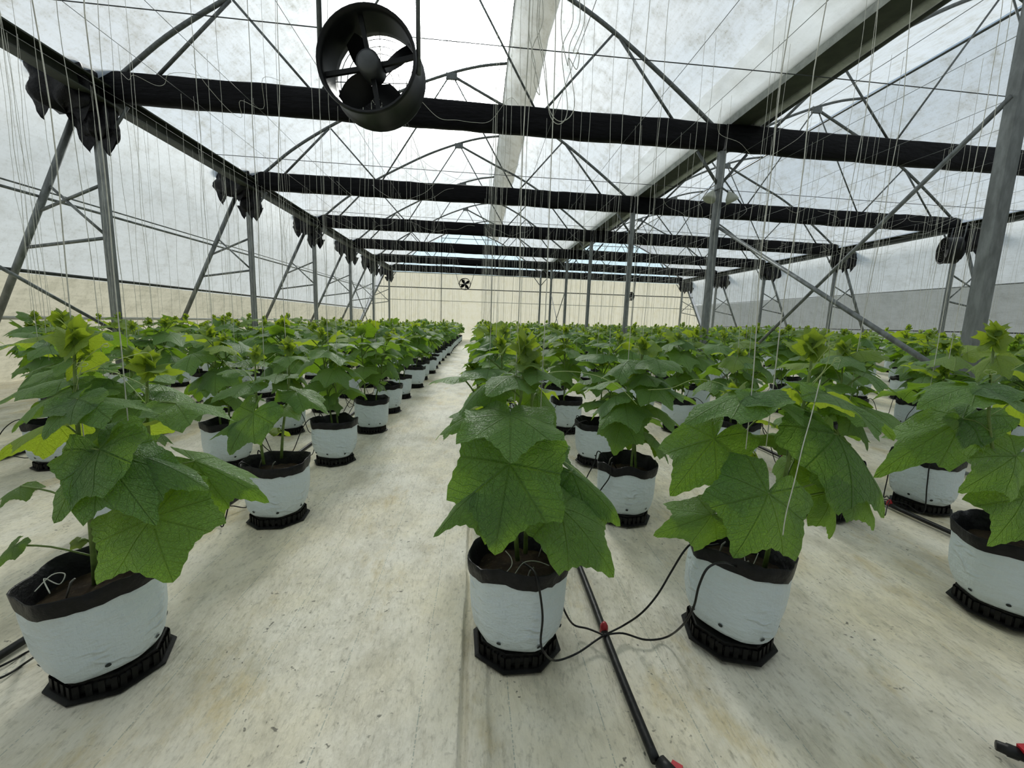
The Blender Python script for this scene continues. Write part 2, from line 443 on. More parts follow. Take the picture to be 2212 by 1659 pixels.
# ------------------------------------------------------------------ frame: posts, legs, trusses, gutter
def post(x, b, label, top=2.86, w=.10, leg=None):
    y = by(b, x)
    t = thing('steel_post', (x, y, zf(x)-.02), label, 'post', 'frame posts')
    mb = MB(); mb.box((-w/2, -w*.4, 0), (w/2, w*.4, H+top-zf(x)+.02))
    part('post_tube', mb.mesh('post_tube', M['steel'], False), t)
    if w > .09:
        mb = MB(); mb.box((-w*.9, -w*.9, 0), (w*.9, w*.9, .035)); part('foot_plate', mb.mesh('foot_plate', M['steel'], False), t)
    o = Vector((x, y, zf(x)-.02))
    if leg:
        sg = -1 if leg == 'l' else 1
        fxw = wl if leg == 'l' else wr
        at = lambda z: Vector((fxw(z)-sg*.12, y, z+H))-o
        zg = zf(fxw(-1.1))-H+.0
        mb = MB(); mb.tube([at(2.72), at(zg)], .045, 10); part('sloping_leg', mb.mesh('sloping_leg', M['steel']), t)
        inn = lambda z: Vector((x+sg*.04, y, z+H))-o
        for (p, q, r) in ((at(1.34), inn(1.75), .022), (at(.83), inn(1.02), .024), (at(1.72), inn(1.06), .02)):
            mb = MB(); mb.tube([p, q], r, 8); part('brace', mb.mesh('brace', M['steel']), t)
        mb = MB(); mb.tube([Vector((x-sg*.1, y, 2.36+H))-o, Vector((x-sg*.42, y, 2.82+H))-o], .022, 8); part('knee_brace', mb.mesh('brace', M['pipe_steel']), t)
    elif x == XC:
        for sg in (-1, 1):
            mb = MB(); mb.tube([Vector((x+sg*.03, y, 2.36+H))-o, Vector((x+sg*.42, y, 2.84+H))-o], .024, 8); part('knee_brace', mb.mesh('brace', M['pipe_steel']), t)
    return t
for b in range(1, 7): post(XL, b, 'grey steel post with sloping leg by the left wall, %s from the camera' % ORD[b-1], leg='l')
for b in range(0, 7): post(XC, b, 'grey steel post under the middle gutter, %s from the camera' % ORD[b], w=.105)
for b in range(2, 7): post(XR, b, 'grey steel post with sloping leg by the right wall, %s from the camera' % ORD[b-2], leg='r')

def brace_pair(x, y0, y1, pts, label0):
    for i, (p, q, r, lab) in enumerate(pts):
        mb = MB(); mb.tube([p, q], r, 10)
        o = put('cross_brace', mb.mesh('cross_brace', M['steel'])); tag(o, lab, 'brace')
brace_pair(XC, 3, 7, [((3.85, 3.06, 1.76+H), (4.0, 6.95, .05), .019, 'diagonal steel brace rising toward the near middle post, upper end near the camera'),
                      ((3.95, 7.0, 1.66+H), (3.80, 2.95, .77), .025, 'diagonal steel brace falling from the second middle post toward the nearest one')], '')
brace_pair(XL, 3, 7, [(P(-40, 555, 5.4), P(243, 712, 6.9), .022, 'thin diagonal brace rising to the left from the foot of the first left post')], '')
mbx = [((XC, by(4), 1.6+H), (XC, by(5), .1), 'thin cross brace between the far middle posts, falling away from the camera'), ((XC, by(4), .1), (XC, by(5), 1.6+H), 'thin cross brace between the far middle posts, rising away from the camera'),
       ((XL, by(5), 1.6+H), (XL, by(4), .1), 'thin cross brace between the far left posts, rising away from the camera'), ((XL, by(4), 1.6+H), (XL, by(5), .1), 'thin cross brace between the far left posts, falling away from the camera')]
brace_pair(0, 0, 0, [(p, q, .018, l) for p, q, l in mbx], '')

def wrapped_chord(x0, x1, b, seed):
    mb = MB(); rows = []; n = int((x1-x0)/.09)
    prof = [(-.075, -.175), (-.03, -.20), (.04, -.20), (.08, -.17), (.09, -.05), (.085, .08), (.07, .17), (.02, .195), (-.04, .195), (-.08, .165), (-.09, .05), (-.085, -.08)]
    for i in range(n+1):
        x = x0+(x1-x0)*i/n; y = by(b, x)
        sg = .012*nz(x*1.1, seed)+.006*nz(x*4, seed)
        rows.append([(x, y+py*(1+.25*nz(x*2.2, k*.9, seed)), ZB+pz*(1+.05*nz(x*3, k, seed+5))+sg) for k, (py, pz) in enumerate(prof)])
    mb.grid(rows, closed=True)
    mb.f.append(tuple(range(len(prof)))); mb.m.append(0)
    mb.f.append(tuple(range(n*len(prof), (n+1)*len(prof)))); mb.m.append(0)
    return mb.mesh('wrapped_chord', M['black_film'])
def bundle(cx, cy, cz, sx, sy, sz, seed):
    """a crumpled, folded end of black film"""
    mb = MB(); rows = []; na, nr = 40, 18
    for j in range(nr+1):
        t = j/nr; zz = 1-2*t
        row = []
        for i in range(na):
            a = 2*math.pi*i/na
            ca, sa = math.cos(a), math.sin(a)
            sq = (abs(ca)**4+abs(sa)**4)**-.25
            pf = (max(0, 1-abs(zz)**5))**.4
            pl = 1+.16*math.sin(7*a+3*nz(t*3, seed)+seed)+.22*nz(ca*2.2+seed, sa*2.2, t*3)
            flare = 1+.18*max(0, t-.55)
            dz = .20*nz(ca*3+seed, sa*3, 5)*max(0, t-.4)
            row.append((cx+sx*ca*sq*pf*pl*flare*.92, cy+sy*sa*sq*pf*pl*flare, cz+sz*zz*.95+dz*sz*2))
        rows.append(row)
    mb.grid(rows, closed=True)
    for k in range(3):                     # loose corners hanging down
        a = seed+k*2.1; px = cx+sx*.8*math.cos(a); py = cy+sy*.7*math.sin(a); l = .28+.2*abs(nz(seed+k, 2))
        q = []
        for i in range(5):
            t = i/4; w = .16*(1-t)**.8+.005
            q.append([(px-w, py+.03*math.sin(5*t+k), cz-sz*.5-l*t), (px, py+.05*t-.03, cz-sz*.5-l*t*1.05), (px+w, py+.02*nz(k, t*4), cz-sz*.5-l*t*.96)])
        mb.grid(q)
    return mb.mesh('film_bundle', M['bundle_film'])
def arch_mesh(path, y, r=.032):
    mb = MB(); mb.tube([Vector((p.x, y+.0172*p.x, p.z)) for p in smooth_path(path, 6)], r, 10); return mb.mesh('arch_pipe', M['pipe_steel'])
SPAN = {'left': XL, 'right': XC}
for b in range(0, 7):
    for side, x0 in SPAN.items():
        if b == 0 and side == 'right': continue
        seed = b*3.7+(11 if side == 'right' else 0)
        y = by(b)
        lab = ('roof truss of the %s bay, %s black-wrapped chord from the camera' % (side, ORD[b-1])) if b else 'roof truss overhead that carries the nearest black fan'
        t = thing('roof_truss', (x0+4.65, y, ZB), lab, 'truss', 'roof trusses')
        o = Vector((x0+4.65, y, ZB)); off = Matrix.Translation(-o)
        part('wrapped_chord', wrapped_chord(x0+(-.05 if side == 'left' else .02), x0+9.28, b, seed), t, off)
        lp = roof_pts(x0, 'l'); lp[0] = Vector((x0+.05, 0, 3.05+H))
        part('arch_pipe', arch_mesh(lp, y), t, off)
        node = Vector((x0+4.66, 0, 5.70+H))
        part('arch_pipe', arch_mesh([node, Vector((x0+5.9, 0, 5.14+H))]+[p-Vector((0, 0, .03)) for p in roof_pts(x0, 'r')[1:]], y), t, off)
        pairs = [((.82, 3.24), (1.86, 4.32), .024), ((2.92, 3.24), (1.90, 4.32), .018), ((3.05, 3.24), (4.62, 5.68), .016), ((6.22, 3.24), (4.70, 5.68), .016), ((6.35, 3.24), (7.38, 4.42), .018), ((8.45, 3.24), (7.42, 4.42), .022)]
        for (ax, az), (bx_, bz), r in pairs:
            mb = MB(); mb.tube([(x0+ax, by(b, x0+ax), az+H), (x0+bx_, by(b, x0+bx_), bz+H)], r, 8)
            part('web_bar', mb.mesh('web_bar', M['pipe_steel']), t, off)
        mb = MB(); mb.box((x0+4.54, y-.03+.0172*(x0+4.6), 5.60+H), (x0+4.80, y+.03+.0172*(x0+4.6), 5.74+H))
        part('ridge_gusset', mb.mesh('gusset', M['pipe_steel'], False), t, off)
        if b:
            if side == 'left':
                part('wrap_bundle', bundle(XL-.14, by(b, XL)-.30, ZB-.14, .33, .22, .34, seed), t, off)
                part('wrap_skirt', bundle(XL+.05, by(b, XL)-.02, ZB-.44, .19, .16, .29, seed+2), t, off)
            else:
                part('wrap_bundle', bundle(XR+.28, by(b, XR)-.05, ZB-.33, .34, .24, .36, seed), t, off)
                part('wrap_skirt', bundle(XR+.03, by(b, XR), ZB-.28, .22, .17, .24, seed+2), t, off)

# eave channels and the middle gutter
def long_box(name, lab, cat, sect, m, x):
    mb = MB()
    for lo, hi in sect: mb.box((lo[0], YB, lo[1]+H), (hi[0], YE-.1, hi[1]+H))
    o = put(name, mb.mesh(name, M[m], False)); return tag(o, lab, cat)
long_box('eave_channel', 'long dark steel eave channel running along the top of the left wall', 'channel', [((-5.30, 2.80), (-5.28, 3.04)), ((-5.28, 2.80), (-5.12, 2.82)), ((-5.28, 3.02), (-5.12, 3.04))], 'gutter', 0)
long_box('eave_channel', 'long steel eave channel running along the top of the right wall', 'channel', [((13.30, 2.92), (13.32, 3.12)), ((13.16, 2.92), (13.30, 2.94)), ((13.16, 3.10), (13.30, 3.12))], 'gutter', 0)
g = thing('roof_gutter', (4.15, 11, 3.3+H), 'wide dark roof gutter running the length of the house over the middle posts', 'gutter')
mb = MB()
prof = [(3.95, 3.44), (3.99, 3.28), (4.32, 3.28), (4.40, 3.44)]
prof2 = [(x, z+.012) for x, z in prof[::-1]]
ring = prof+prof2
mb.grid([[(x+.0, y, z+H) for x, z in ring] for y in (YB, YE-.1)], closed=True)
part('gutter_trough', mb.mesh('gutter_trough', M['gutter'], False), g, Matrix.Translation((-4.15, -11, -3.3-H)))
mb = MB(); mb.grid([[(3.925, y, 3.45+H), (3.985, y, 3.27+H), (3.98, y, 3.265+H), (3.915, y, 3.445+H)] for y in (YB, YE-.1)], closed=True)
part('gutter_lip', mb.mesh('gutter_lip', M['grey_roll'], False), g, Matrix.Translation((-4.15, -11, -3.3-H)))
mb = MB(); mb.tube([(4.44+.02*nz(y, 3), y, 3.33+.015*nz(y*.8)+H) for y in frange(YB, YE-.1, .5)], .072, 12)
tag(put('film_roll', mb.mesh('film_roll', M['grey_roll'])), 'pale roll of film lying along the right edge of the middle gutter', 'film roll')
mb = MB(); mb.tube([(4.60+.02*nz(y*.6, 7), y, 3.34+.03*nz(y*.7, 3)+H) for y in frange(YB, YE-.1, .5)], .038, 10)
tag(put('roll_up_tube', mb.mesh('roll_up_tube', M['rail'])), 'dark roll-up tube beside the pale film roll at the gutter', 'tube')

# cross cables between the bays
for i, b in enumerate((.5, 1.5, 2.5, 3.5, 4.5)):
    y = by(b)
    mb = MB(); mb.tube([(x, y+.0172*x, 2.93+H-.015*math.sin(math.pi*(x+5.3)/9.3)**2) for x in [-5.3+18.6*j/30 for j in range(31)]], .006, 6)
    tag(put('cross_cable', mb.mesh('cross_cable', M['cable'])), 'dark cable crossing the house from wall to wall, %s from the camera' % ORD[i], 'cable', 'cross cables')

# ------------------------------------------------------------------ fans and lamps
def make_fan(name, label, center, D, yaw, hang_top, hang_spread, detail=True, hx=None):
    t = thing(name, center, label, 'fan')
    rot = Matrix.Rotation(yaw, 4, 'Z')
    r = D/2; dp = D*.46
    def ringy(rr, y): return [(rr*math.cos(2*math.pi*k/40), y, rr*math.sin(2*math.pi*k/40)) for k in range(40)]
    mb = MB(); mb.grid([ringy(r*1.03, 0), ringy(r*1.05, .015), ringy(r*1.0, .05), ringy(r, dp-.05), ringy(r*1.05, dp-.015), ringy(r*1.03, dp), ringy(r*.97, dp), ringy(r*.96, dp-.05), ringy(r*.96, .05), ringy(r*.985, 0), ringy(r*1.03, 0)], closed=True)
    part('shroud', mb.mesh('shroud', M['fan']), t, rot)
    mb = MB(); mb.tube([(0, dp*.05, 0), (0, dp*.12, 0), (0, dp*.62, 0), (0, dp*.68, 0)], [r*.17, r*.25, r*.25, r*.16], 20)
    part('motor', mb.mesh('motor', M['motor']), t, rot)
    for k in range(4):
        a = math.pi/2*k+.65
        mb = MB(); q = []
        for i in range(7):
            s = i/6; rr = r*(.20+.73*s); w = r*(.20+.36*math.sin(math.pi*min(1, .25+s*.65)))
            row = []
            for j in range(5):
                u = (j/4-.5)*w; tw = .75-.35*s
                xx = u*math.cos(tw); yy = u*math.sin(tw)
                row.append((rr*math.cos(a)-xx*math.sin(a), dp*.72+yy, rr*math.sin(a)+xx*math.cos(a)))
            q.append(row)
        mb.grid(q); mb.grid([[(x, y+.006, z) for x, y, z in row] for row in q])
        part('blade', mb.mesh('blade', M['fan']), t, rot)
    for k in range(4):
        a = math.pi/2*k+.2
        mb = MB(); mb.bar((r*.2*math.cos(a), dp*.35, r*.2*math.sin(a)), (r*.97*math.cos(a), dp*.30, r*.97*math.sin(a)), .028, .02)
        part('motor_strut', mb.mesh('strut', M['fan'], False), t, rot)
    mb = MB()
    for rr in (.3, .45, .6, .75, .9):
        mb.tube(ringy(r*rr, dp)+[ringy(r*rr, dp)[0]], .0025, 5)
    for k in range(4):
        a = math.pi/4*k; mb.tube([(r*math.cos(a), dp, r*math.sin(a)), (-r*math.cos(a), dp, -r*math.sin(a))], .003, 5)
    part('wire_guard', mb.mesh('wire_guard', M['fan']), t, rot)
    for sg in (-1, 1):
        mb = MB(); p = rot @ Vector((sg*r*1.04, dp*.25, .0))
        q = Vector((sg*hang_spread*math.cos(yaw), sg*hang_spread*math.sin(yaw)+dp*.2*math.cos(yaw), hang_top-center[2]))
        mb.tube([p+Vector((0, 0, -.05)), q], .015 if detail else .012, 8)
        part('hanger', mb.mesh('hanger', M['pipe_steel']), t)
    return t
fc = P(800, 150, 3.05)
make_fan('circulation_fan', 'big black round fan hanging above the aisle against the nearest wrapped chord', (fc.x, fc.y-.12, fc.z), .60, R_(-6), ZB-.12, .30)
f2 = P(2068, 541, 10.55)
make_fan('circulation_fan', 'black drum fan hanging beside a post near the right wall', (f2.x, f2.y, f2.z), .66, R_(62), ZB-.15, .34)
f3 = P(1004, 613, 22.6)
make_fan('circulation_fan', 'small distant fan hanging before the end wall above the aisle', (f3.x, f3.y, f3.z), .58, R_(-2), ZB-.15, .62, False)
f4 = P(1364, 640, 26.3)
make_fan('circulation_fan', 'small distant fan hanging low before the end wall beside a middle post', (f4.x, f4.y, f4.z), .52, R_(25), ZB-.25, .28, False)

lp = Vector((XC, by(1, XC)-.05, 2.22+H))
t = thing('flood_lamp_pair', lp, 'pair of pale bell-shaped lamps clamped to the second middle post', 'lamp')
mb = MB(); mb.tube([(-.13, -.03, .0), (0, -.05, .06), (.13, -.03, 0)], .014, 8); part('bracket', mb.mesh('bracket', M['pipe_steel']), t)
for sg in (-1, 1):
    mb = MB(); d = Vector((sg*.06, -.02, -.13)).normalized(); p0 = Vector((sg*.13, -.03, .01))
    mb.tube([p0+d*a for a in (0, .02, .05, .10, .17, .175)], [.02, .03, .05, .085, .10, .06], 14)
    part('lamp_head', mb.mesh('lamp_head', M['lamp']), t)

# ------------------------------------------------------------------ leaves
def leaf_outline(th, sd):
    """th from the tip, -pi..pi; five shallow lobes, a notch at the stalk"""
    a = abs(th)
    key = [(0, 1.04), (.55, .72), (1.0, .94), (1.52, .65), (2.08, .79), (2.68, .54), (3.1416, .06)]
    for i, ((a0, r0), (a1, r1)) in enumerate(zip(key, key[1:])):
        if a <= a1:
            t = (a-a0)/(a1-a0)
            if i == 5: t = t*t*(3-2*t)
            elif r0 > r1: t = 1-(1-t)**1.75        # falls away sharply from a pointed lobe
            else: t = t**1.75
            r = r0+(r1-r0)*t; break
    else: r = .06
    r *= 1+.07*nz(th*1.7, sd*3.3)
    return r
def leaf_geo(sd, na, nr, droop, fold, ruf):
    vs, fs, uv = [(0, 0, 0)], [], [(0, 0)]
    for j in range(1, nr+1):
        s = (j/nr)**.85
        for i in range(na):
            th = -math.pi+2*math.pi*i/na
            r = leaf_outline(th, sd)
            if j == nr and na >= 48: r *= 1+(.022 if i % 2 else -.012)*(1 if abs(th) < 2.8 else 0)
            rr = r*s; x = rr*math.sin(th); y = rr*math.cos(th)
            bul = .035*s*abs(math.sin(4*th))**.8*(1-s*.5)
            z = -droop*(.30*y*abs(y)+.62*rr*rr*.55)-fold*(abs(x)**1.25)*.8+bul+ruf*s*s*(math.sin(5*th+sd*2)*.5+nz(x*3+sd, y*3)*.9)+.05*droop*nz(x*1.4+sd*5, y*1.4)
            vs.append((x, y, z)); uv.append((rr*math.sin(th), rr*math.cos(th)))
    for i in range(na): fs.append((0, 1+i, 1+(i+1) % na))
    for j in range(nr-1):
        for i in range(na):
            a = 1+j*na
            fs.append((a+i, a+na+i, a+na+(i+1) % na, a+(i+1) % na))
    return vs, fs, uv
LV = [(1, .55, .22, .06), (2, .80, .40, .07), (3, .38, .10, .08), (4, .95, .26, .06), (5, .62, .50, .06), (6, .28, .22, .09), (7, .85, .15, .09), (8, .50, .60, .05)]
HI = [leaf_geo(s, 72, 8, d, f, r) for s, d, f, r in LV]
MD = [leaf_geo(s, 26, 3, d, f, r) for s, d, f, r in LV]
LO = [leaf_geo(s, 13, 2, d, f, r) for s, d, f, r in LV]
def leaf_me(geo, m, nm='leaf'):
    mb = MB(); mb.add(geo[0], geo[1], 0, geo[2]); return mb.mesh(nm, M[m])
LEAF = [leaf_me(g_, 'leaf') for g_ in HI]
YOUNG = [leaf_me(g_, 'young') for g_ in HI]
def frame(base, d, n, sx, sy):
    y = Vector(d).normalized(); n = Vector(n); z = (n-y*n.dot(y))
    z = z.normalized() if z.length > 1e-4 else y.orthogonal().normalized()
    x = y.cross(z)
    return Matrix(((x.x*sx, y.x*sy, z.x*sy, base[0]), (x.y*sx, y.y*sy, z.y*sy, base[1]), (x.z*sx, y.z*sy, z.z*sy, base[2]), (0, 0, 0, 1)))
def add_leaf(mb, geo, mw, mi):
    mb.add([mw @ Vector(p) for p in geo[0]], geo[1], mi, geo[2])

# ------------------------------------------------------------------ grow bag, soil, stand
NA = 54
def poly_r(a, sd):
    """radius of the bag's creased, many-cornered outline in direction a"""
    r_ = random.Random(int(sd*1000)); n = 7; off = r_.uniform(0, 1)
    cs = [off+2*math.pi*(i+r_.uniform(-.22, .22))/n for i in range(n)]
    a = (a-cs[0]) % (2*math.pi)+cs[0]
    cs.append(cs[0]+2*math.pi)
    for p, q in zip(cs, cs[1:]):
        if p <= a <= q:
            h = (q-p)/2; return math.cos(h)/math.cos(a-p-h)
    return 1
def bag_rings(sd, zs_rs, na=NA):
    pr = [poly_r(2*math.pi*i/na, sd) for i in range(na)]
    pr = [(pr[i-1]+2*pr[i]+pr[(i+1) % na])/4 for i in range(na)]
    rows = []
    for z, r, sq in zs_rs:
        row = []
        for i in range(na):
            a = 2*math.pi*i/na; ca, sa = math.cos(a), math.sin(a)
            f = 1+(pr[i]*1.055-1)*sq
            w = 1+.022*nz(ca*1.6+sd, sa*1.6, z*9)+.010*nz(ca*5+sd, sa*5, z*22)
            row.append((r*f*w*ca, r*f*w*sa, z))
        rows.append(row)
    return rows
def make_bag(sd, cham=0.0):
    """white bag body on its stand, bottom corners tucked in"""
    mb = MB()
    prof = [(.060, .060, .6), (.060, .134, .7), (.063, .143, .7), (.076, .155, .7), (.105, .167, .7), (.16, .169, .6), (.22, .171, .6), (.27, .171, .7), (.305, .172, .85), (.325, .173, .9)]
    rows = bag_rings(sd, prof)
    def warp(p):
        x, y, z = p
        t = max(0, min(1, (.17-z)/.11))
        k = 1-.16*t*max(0, abs(x/.15)-.35)
        return (x*k, y*k, z+.006*nz(x*20, y*20, sd)*(z > .07))
    rows = [[warp(p) for p in r] for r in rows]
    mb.grid(rows, closed=True)
    mb.f.append(tuple(range(NA))[::-1]); mb.m.append(0)
    for k in range(8):                     # punched drain holes
        i = (k*NA//8+3) % NA
        p = Vector(rows[3][i]).lerp(Vector(rows[4][i]), .85); q = Vector(rows[3][(i+1) % NA]); up = Vector(rows[4][i])
        tx = (q-Vector(rows[3][i])).normalized(); tz = (up-Vector(rows[3][i])).normalized(); nn = tx.cross(tz)
        ctr = p+nn*.0025
        mb.add([ctr+(tx*math.cos(w)+tz*math.sin(w))*.0078+nn*.0008 for w in [2*math.pi*j/10 for j in range(10)]], [tuple(range(10))], 1)
    return mb.mesh('grow_bag', [M['bag'], M['hole']])
def make_cuff(sd):
    mb = MB()
    h = lambda i: .016*nz(math.cos(i*2*math.pi/NA)*1.8+sd, math.sin(i*2*math.pi/NA)*1.8, 2)
    pr_ = [(.300, .1755, .85), (.322, .178, .95), (.350, .180, 1.0), (.3525, .1785, 1.0), (.350, .1765, 1.0), (.322, .164, .85), (.262, .148, .5)]
    rows = bag_rings(sd, pr_)
    out = []
    for j, r in enumerate(rows):
        out.append([(x, y, z+h(i)*(1.3 if j in (1, 2, 3, 4) else 1.2 if j == 0 else .2)+.006*nz(x*40, y*40, sd+j)) for i, (x, y, z) in enumerate(r)])
    mb.grid(out, closed=True); return mb.mesh('bag_cuff', M['cuff'])
def make_soil(sd):
    mb = MB(); vs = [(0, 0, .286)]; fs = []; na = 36
    for j in range(1, 6):
        for i in range(na):
            a = 2*math.pi*i/na; r = .149*j/5
            vs.append((r*math.cos(a), r*math.sin(a), (.284-.010*(j/5)**2)+.012*nz(r*30*math.cos(a), r*30*math.sin(a), sd)))
    for i in range(na): fs.append((0, 1+i, 1+(i+1) % na))
    for j in range(4):
        for i in range(na): a = 1+j*na; fs.append((a+i, a+na+i, a+na+(i+1) % na, a+(i+1) % na))
    mb.add(vs, fs); return mb.mesh('soil', M['soil'])
BAGS = [make_bag(i*2.3+1) for i in range(5)]
CUFFS = [make_cuff(i*2.3+1) for i in range(5)]
SOILS = [make_soil(i*1.7) for i in range(3)]
def octo(r, z, sx=1.0): return [(r*sx*math.cos(math.pi/8+k*math.pi/4), r*math.sin(math.pi/8+k*math.pi/4), z) for k in range(8)]
def stand_meshes():
    a = MB()
    a.grid([octo(.156, 0), octo(.164, .003), octo(.164, .008), octo(.152, .010)], closed=True); a.f.append(tuple(range(8))[::-1]); a.m.append(0); a.f.append(tuple(range(24, 32))); a.m.append(0)
    b = MB(); b.grid([octo(.136, .047), octo(.140, .050), octo(.140, .057), octo(.136, .059)], closed=True); b.f.append(tuple(range(8))[::-1]); b.m.append(0); b.f.append(tuple(range(24, 32))); b.m.append(0)
    c = MB()
    o1 = octo(.139, 0); 
    for k in range(8):
        p, q = Vector(o1[k]), Vector(o1[(k+1) % 8])
        for t in (.08, .36, .64, .92):
            r = p.lerp(q, t); d = (q-p).normalized()
            n = Vector((d.y, -d.x, 0))
            c.add([r+d*s*.008+n*e+Vector((0, 0, z)) for z in (.010, .049) for s, e in ((-1, .0085), (1, .0085), (1, -.010), (-1, -.010))], [(0, 1, 5, 4), (1, 2, 6, 5), (2, 3, 7, 6), (3, 0, 4, 7)])
    d = MB(); d.tube(octo(.124, .03)+[octo(.124, .03)[0]], .021, 6)
    return a.mesh('tray_base', M['tray'], False), b.mesh('tray_top', M['tray'], False), c.mesh('tray_ribs', M['tray'], False), d.mesh('tray_core', M['tray'])
STAND = stand_meshes()

# ------------------------------------------------------------------ plants
def plant_spec(rng, h, stems, lo=.46, big=1.0):
    """stems [(path, radii)], petioles [(path)], leaves [(matrix, variant, young)], tips [(point, dir)] around the bag's middle"""
    S, Pt, L, T = [], [], [], []
    for si in range(stems):
        a0 = rng.uniform(0, 6.28)
        bx, by_ = (.055*math.cos(a0+3.14*si), .055*math.sin(a0+3.14*si)) if stems > 1 else (rng.uniform(-.03, .03), rng.uniform(-.03, .03))
        hh = h*(1 if si == 0 else rng.uniform(.80, .98))
        lean = Vector((rng.uniform(-.10, .10), rng.uniform(-.10, .10), 0))+Vector((bx, by_, 0))*.9
        pts = []
        for k in range(9):
            t = k/8; z = .285+(hh-.285)*t
            pts.append(Vector((bx, by_, z))+lean*t+Vector((.014*nz(t*4, a0, 1), .014*nz(t*4, a0, 6), 0)))
        S.append((pts, [.0075-.0042*k/8 for k in range(9)]))
        def on(z):
            t = (z-.285)/(hh-.285); t = max(0, min(.999, t)); i = int(t*8); return pts[i].lerp(pts[i+1], t*8-i)
        az = rng.uniform(0, 6.28); z = lo
        while z < hh-.085:
            f = (z-lo)/(hh-lo)
            size = (.14+.07*min(1, f/.25)) if f < .25 else (.21 if f < .60 else .21-.155*(f-.60)/.40)
            size *= rng.uniform(.82, 1.12)*big
            o = Vector((math.cos(az), math.sin(az), 0))
            pl = size*.72+.02
            el = math.radians(rng.uniform(15, 40)+25*f)
            p0 = on(z); p1 = p0+(o*math.cos(el)+Vector((0, 0, math.sin(el))))*pl
            pm = p0.lerp(p1, .5)+Vector((0, 0, .02*(1-f)))
            Pt.append(([p0, pm, p1], .0038*size/.2+.0012))
            pitch = math.radians(rng.uniform(-46, -6) if f < .45 else rng.uniform(-24, 6) if f < .75 else rng.uniform(0, 50))
            d = (o*math.cos(pitch)+Vector((rng.uniform(-.25, .25), rng.uniform(-.25, .25), math.sin(pitch))))
            n = Vector((rng.uniform(-.22, .22), rng.uniform(-.22, .22), 1))-o*.0
            L.append((frame(p1, d, n, size*rng.uniform(.88, 1.08), size), (rng.randrange(8) if f < .4 else rng.choice((0, 2, 2, 4, 5, 5, 7))), f > .80 or (f > .55 and rng.random() < .25)))
            az += 2.4+rng.uniform(-.5, .5); z += .062 if f < .6 else .05
        T.append((pts[-1], lean))
    return S, Pt, L, T
def tip_leaves(rng, p, k=1.0):
    out = []
    for i in range(7):
        a = i*2.4+rng.random(); up = .75+.22*i
        d = Vector((math.cos(a), math.sin(a), up*1.4)); s = (.066-.005*i)*k*rng.uniform(.8, 1.15)
        out.append((frame(p+Vector((0, 0, -.035+.009*i)), d, Vector((-math.cos(a), -math.sin(a), .6)), s*.62, s), rng.randrange(8)))
    return out
def stems_mesh(S, Pt, n=8):
    mb = MB()
    for pts, rs in S: mb.tube(smooth_path(pts, 2) if n > 6 else pts, [rs[0]+(rs[-1]-rs[0])*i/(len(smooth_path(pts, 2))-1) for i in range(len(smooth_path(pts, 2)))] if n > 6 else rs, n)
    for pts, r in Pt: mb.tube(smooth_path(pts, 3) if n > 6 else pts, r, max(4, n-2))
    return mb.mesh('stem', M['stem'])
def tips_mesh(rng, T, geo, k=1.0):
    mb = MB()
    for p, _ in T:
        for mw, vi in tip_leaves(rng, p, k): add_leaf(mb, geo[vi], mw, 0)
    return mb.mesh('growing_tip', M['young'])
def pot_parts(t, vi):
    part('grow_bag', BAGS[vi % 5], t); part('bag_cuff', CUFFS[vi % 5], t); part('soil', SOILS[vi % 3], t)
def curl(rng, p, d, l, r=.0011, loops=1.5):
    pts = []; d = Vector(d).normalized(); s = d.cross(Vector((0, 0, 1))).normalized()
    for i in range(26):
        t = i/25; w = max(0, t-.55)/.45
        pts.append(Vector(p)+d*l*t*(1-.3*w)+Vector((0, 0, .25*l*math.sin(2.4*t)))+s*(.10*l*math.sin(loops*6.28*w)*w)+Vector((0, 0, .10*l*(1-math.cos(loops*6.28*w))*w*.6)))
    mb = MB(); mb.tube(pts, r, 5); return mb.mesh('tendril', M['tendril'])

def rowname(i): return ROWS[i][1]
ROWS = [(-1.12, "row on the aisle's left edge"), (-1.93, 'second row left of the aisle'), (-3.17, 'third row left of the aisle'), (-3.98, 'fourth row left of the aisle'), (-5.02, 'fifth row left of the aisle'), (-5.92, 'row nearest the left wall'),
        (.165, "row on the aisle's right edge"), (.97, 'second row right of the aisle'), (2.20, 'third row right of the aisle'), (2.95, 'fourth row right of the aisle'), (4.22, 'fifth row right of the aisle'), (5.02, 'sixth row right of the aisle'),
        (6.27, 'seventh row right of the aisle'), (7.07, 'eighth row right of the aisle'), (8.32, 'ninth row right of the aisle'), (9.12, 'tenth row right of the aisle'), (10.37, 'eleventh row right of the aisle'), (11.17, 'twelfth row right of the aisle'), (12.4, 'thirteenth row right of the aisle'), (13.25, 'row nearest the right wall')]
spots = []
for ri, (x, nm) in enumerate(ROWS):
    for k in range(25):
        y = 1.38+1.012*k+rnd.uniform(-.04, .04)*(k > 0)
        xx = x+rnd.uniform(-.035, .035)*(k > 0)+.004*y
        q = proj((xx, y, .55))
        if q is None or not (-330 < q[0] < 2500): continue
        spots.append([q[2], ri, k, xx, y])
spots.sort()
NIND = 300
NNEAR = 46
seen = {}
def ordinal(ri, k):
    ks = sorted(s[2] for s in spots if s[1] == ri)
    return ks.index(k)
FIXPOS = {(6, 0): (.165, 1.385), (7, 0): (.965, 1.375), (0, 0): (-1.175, 1.36), (0, 1): (-1.125, 2.43), (7, 1): (.905, 2.37), (8, 0): (2.20, 1.44), (9, 1): (2.93, 2.42), (0, 2): (-1.135, 3.45), (0, 3): (-1.08, 4.43)}
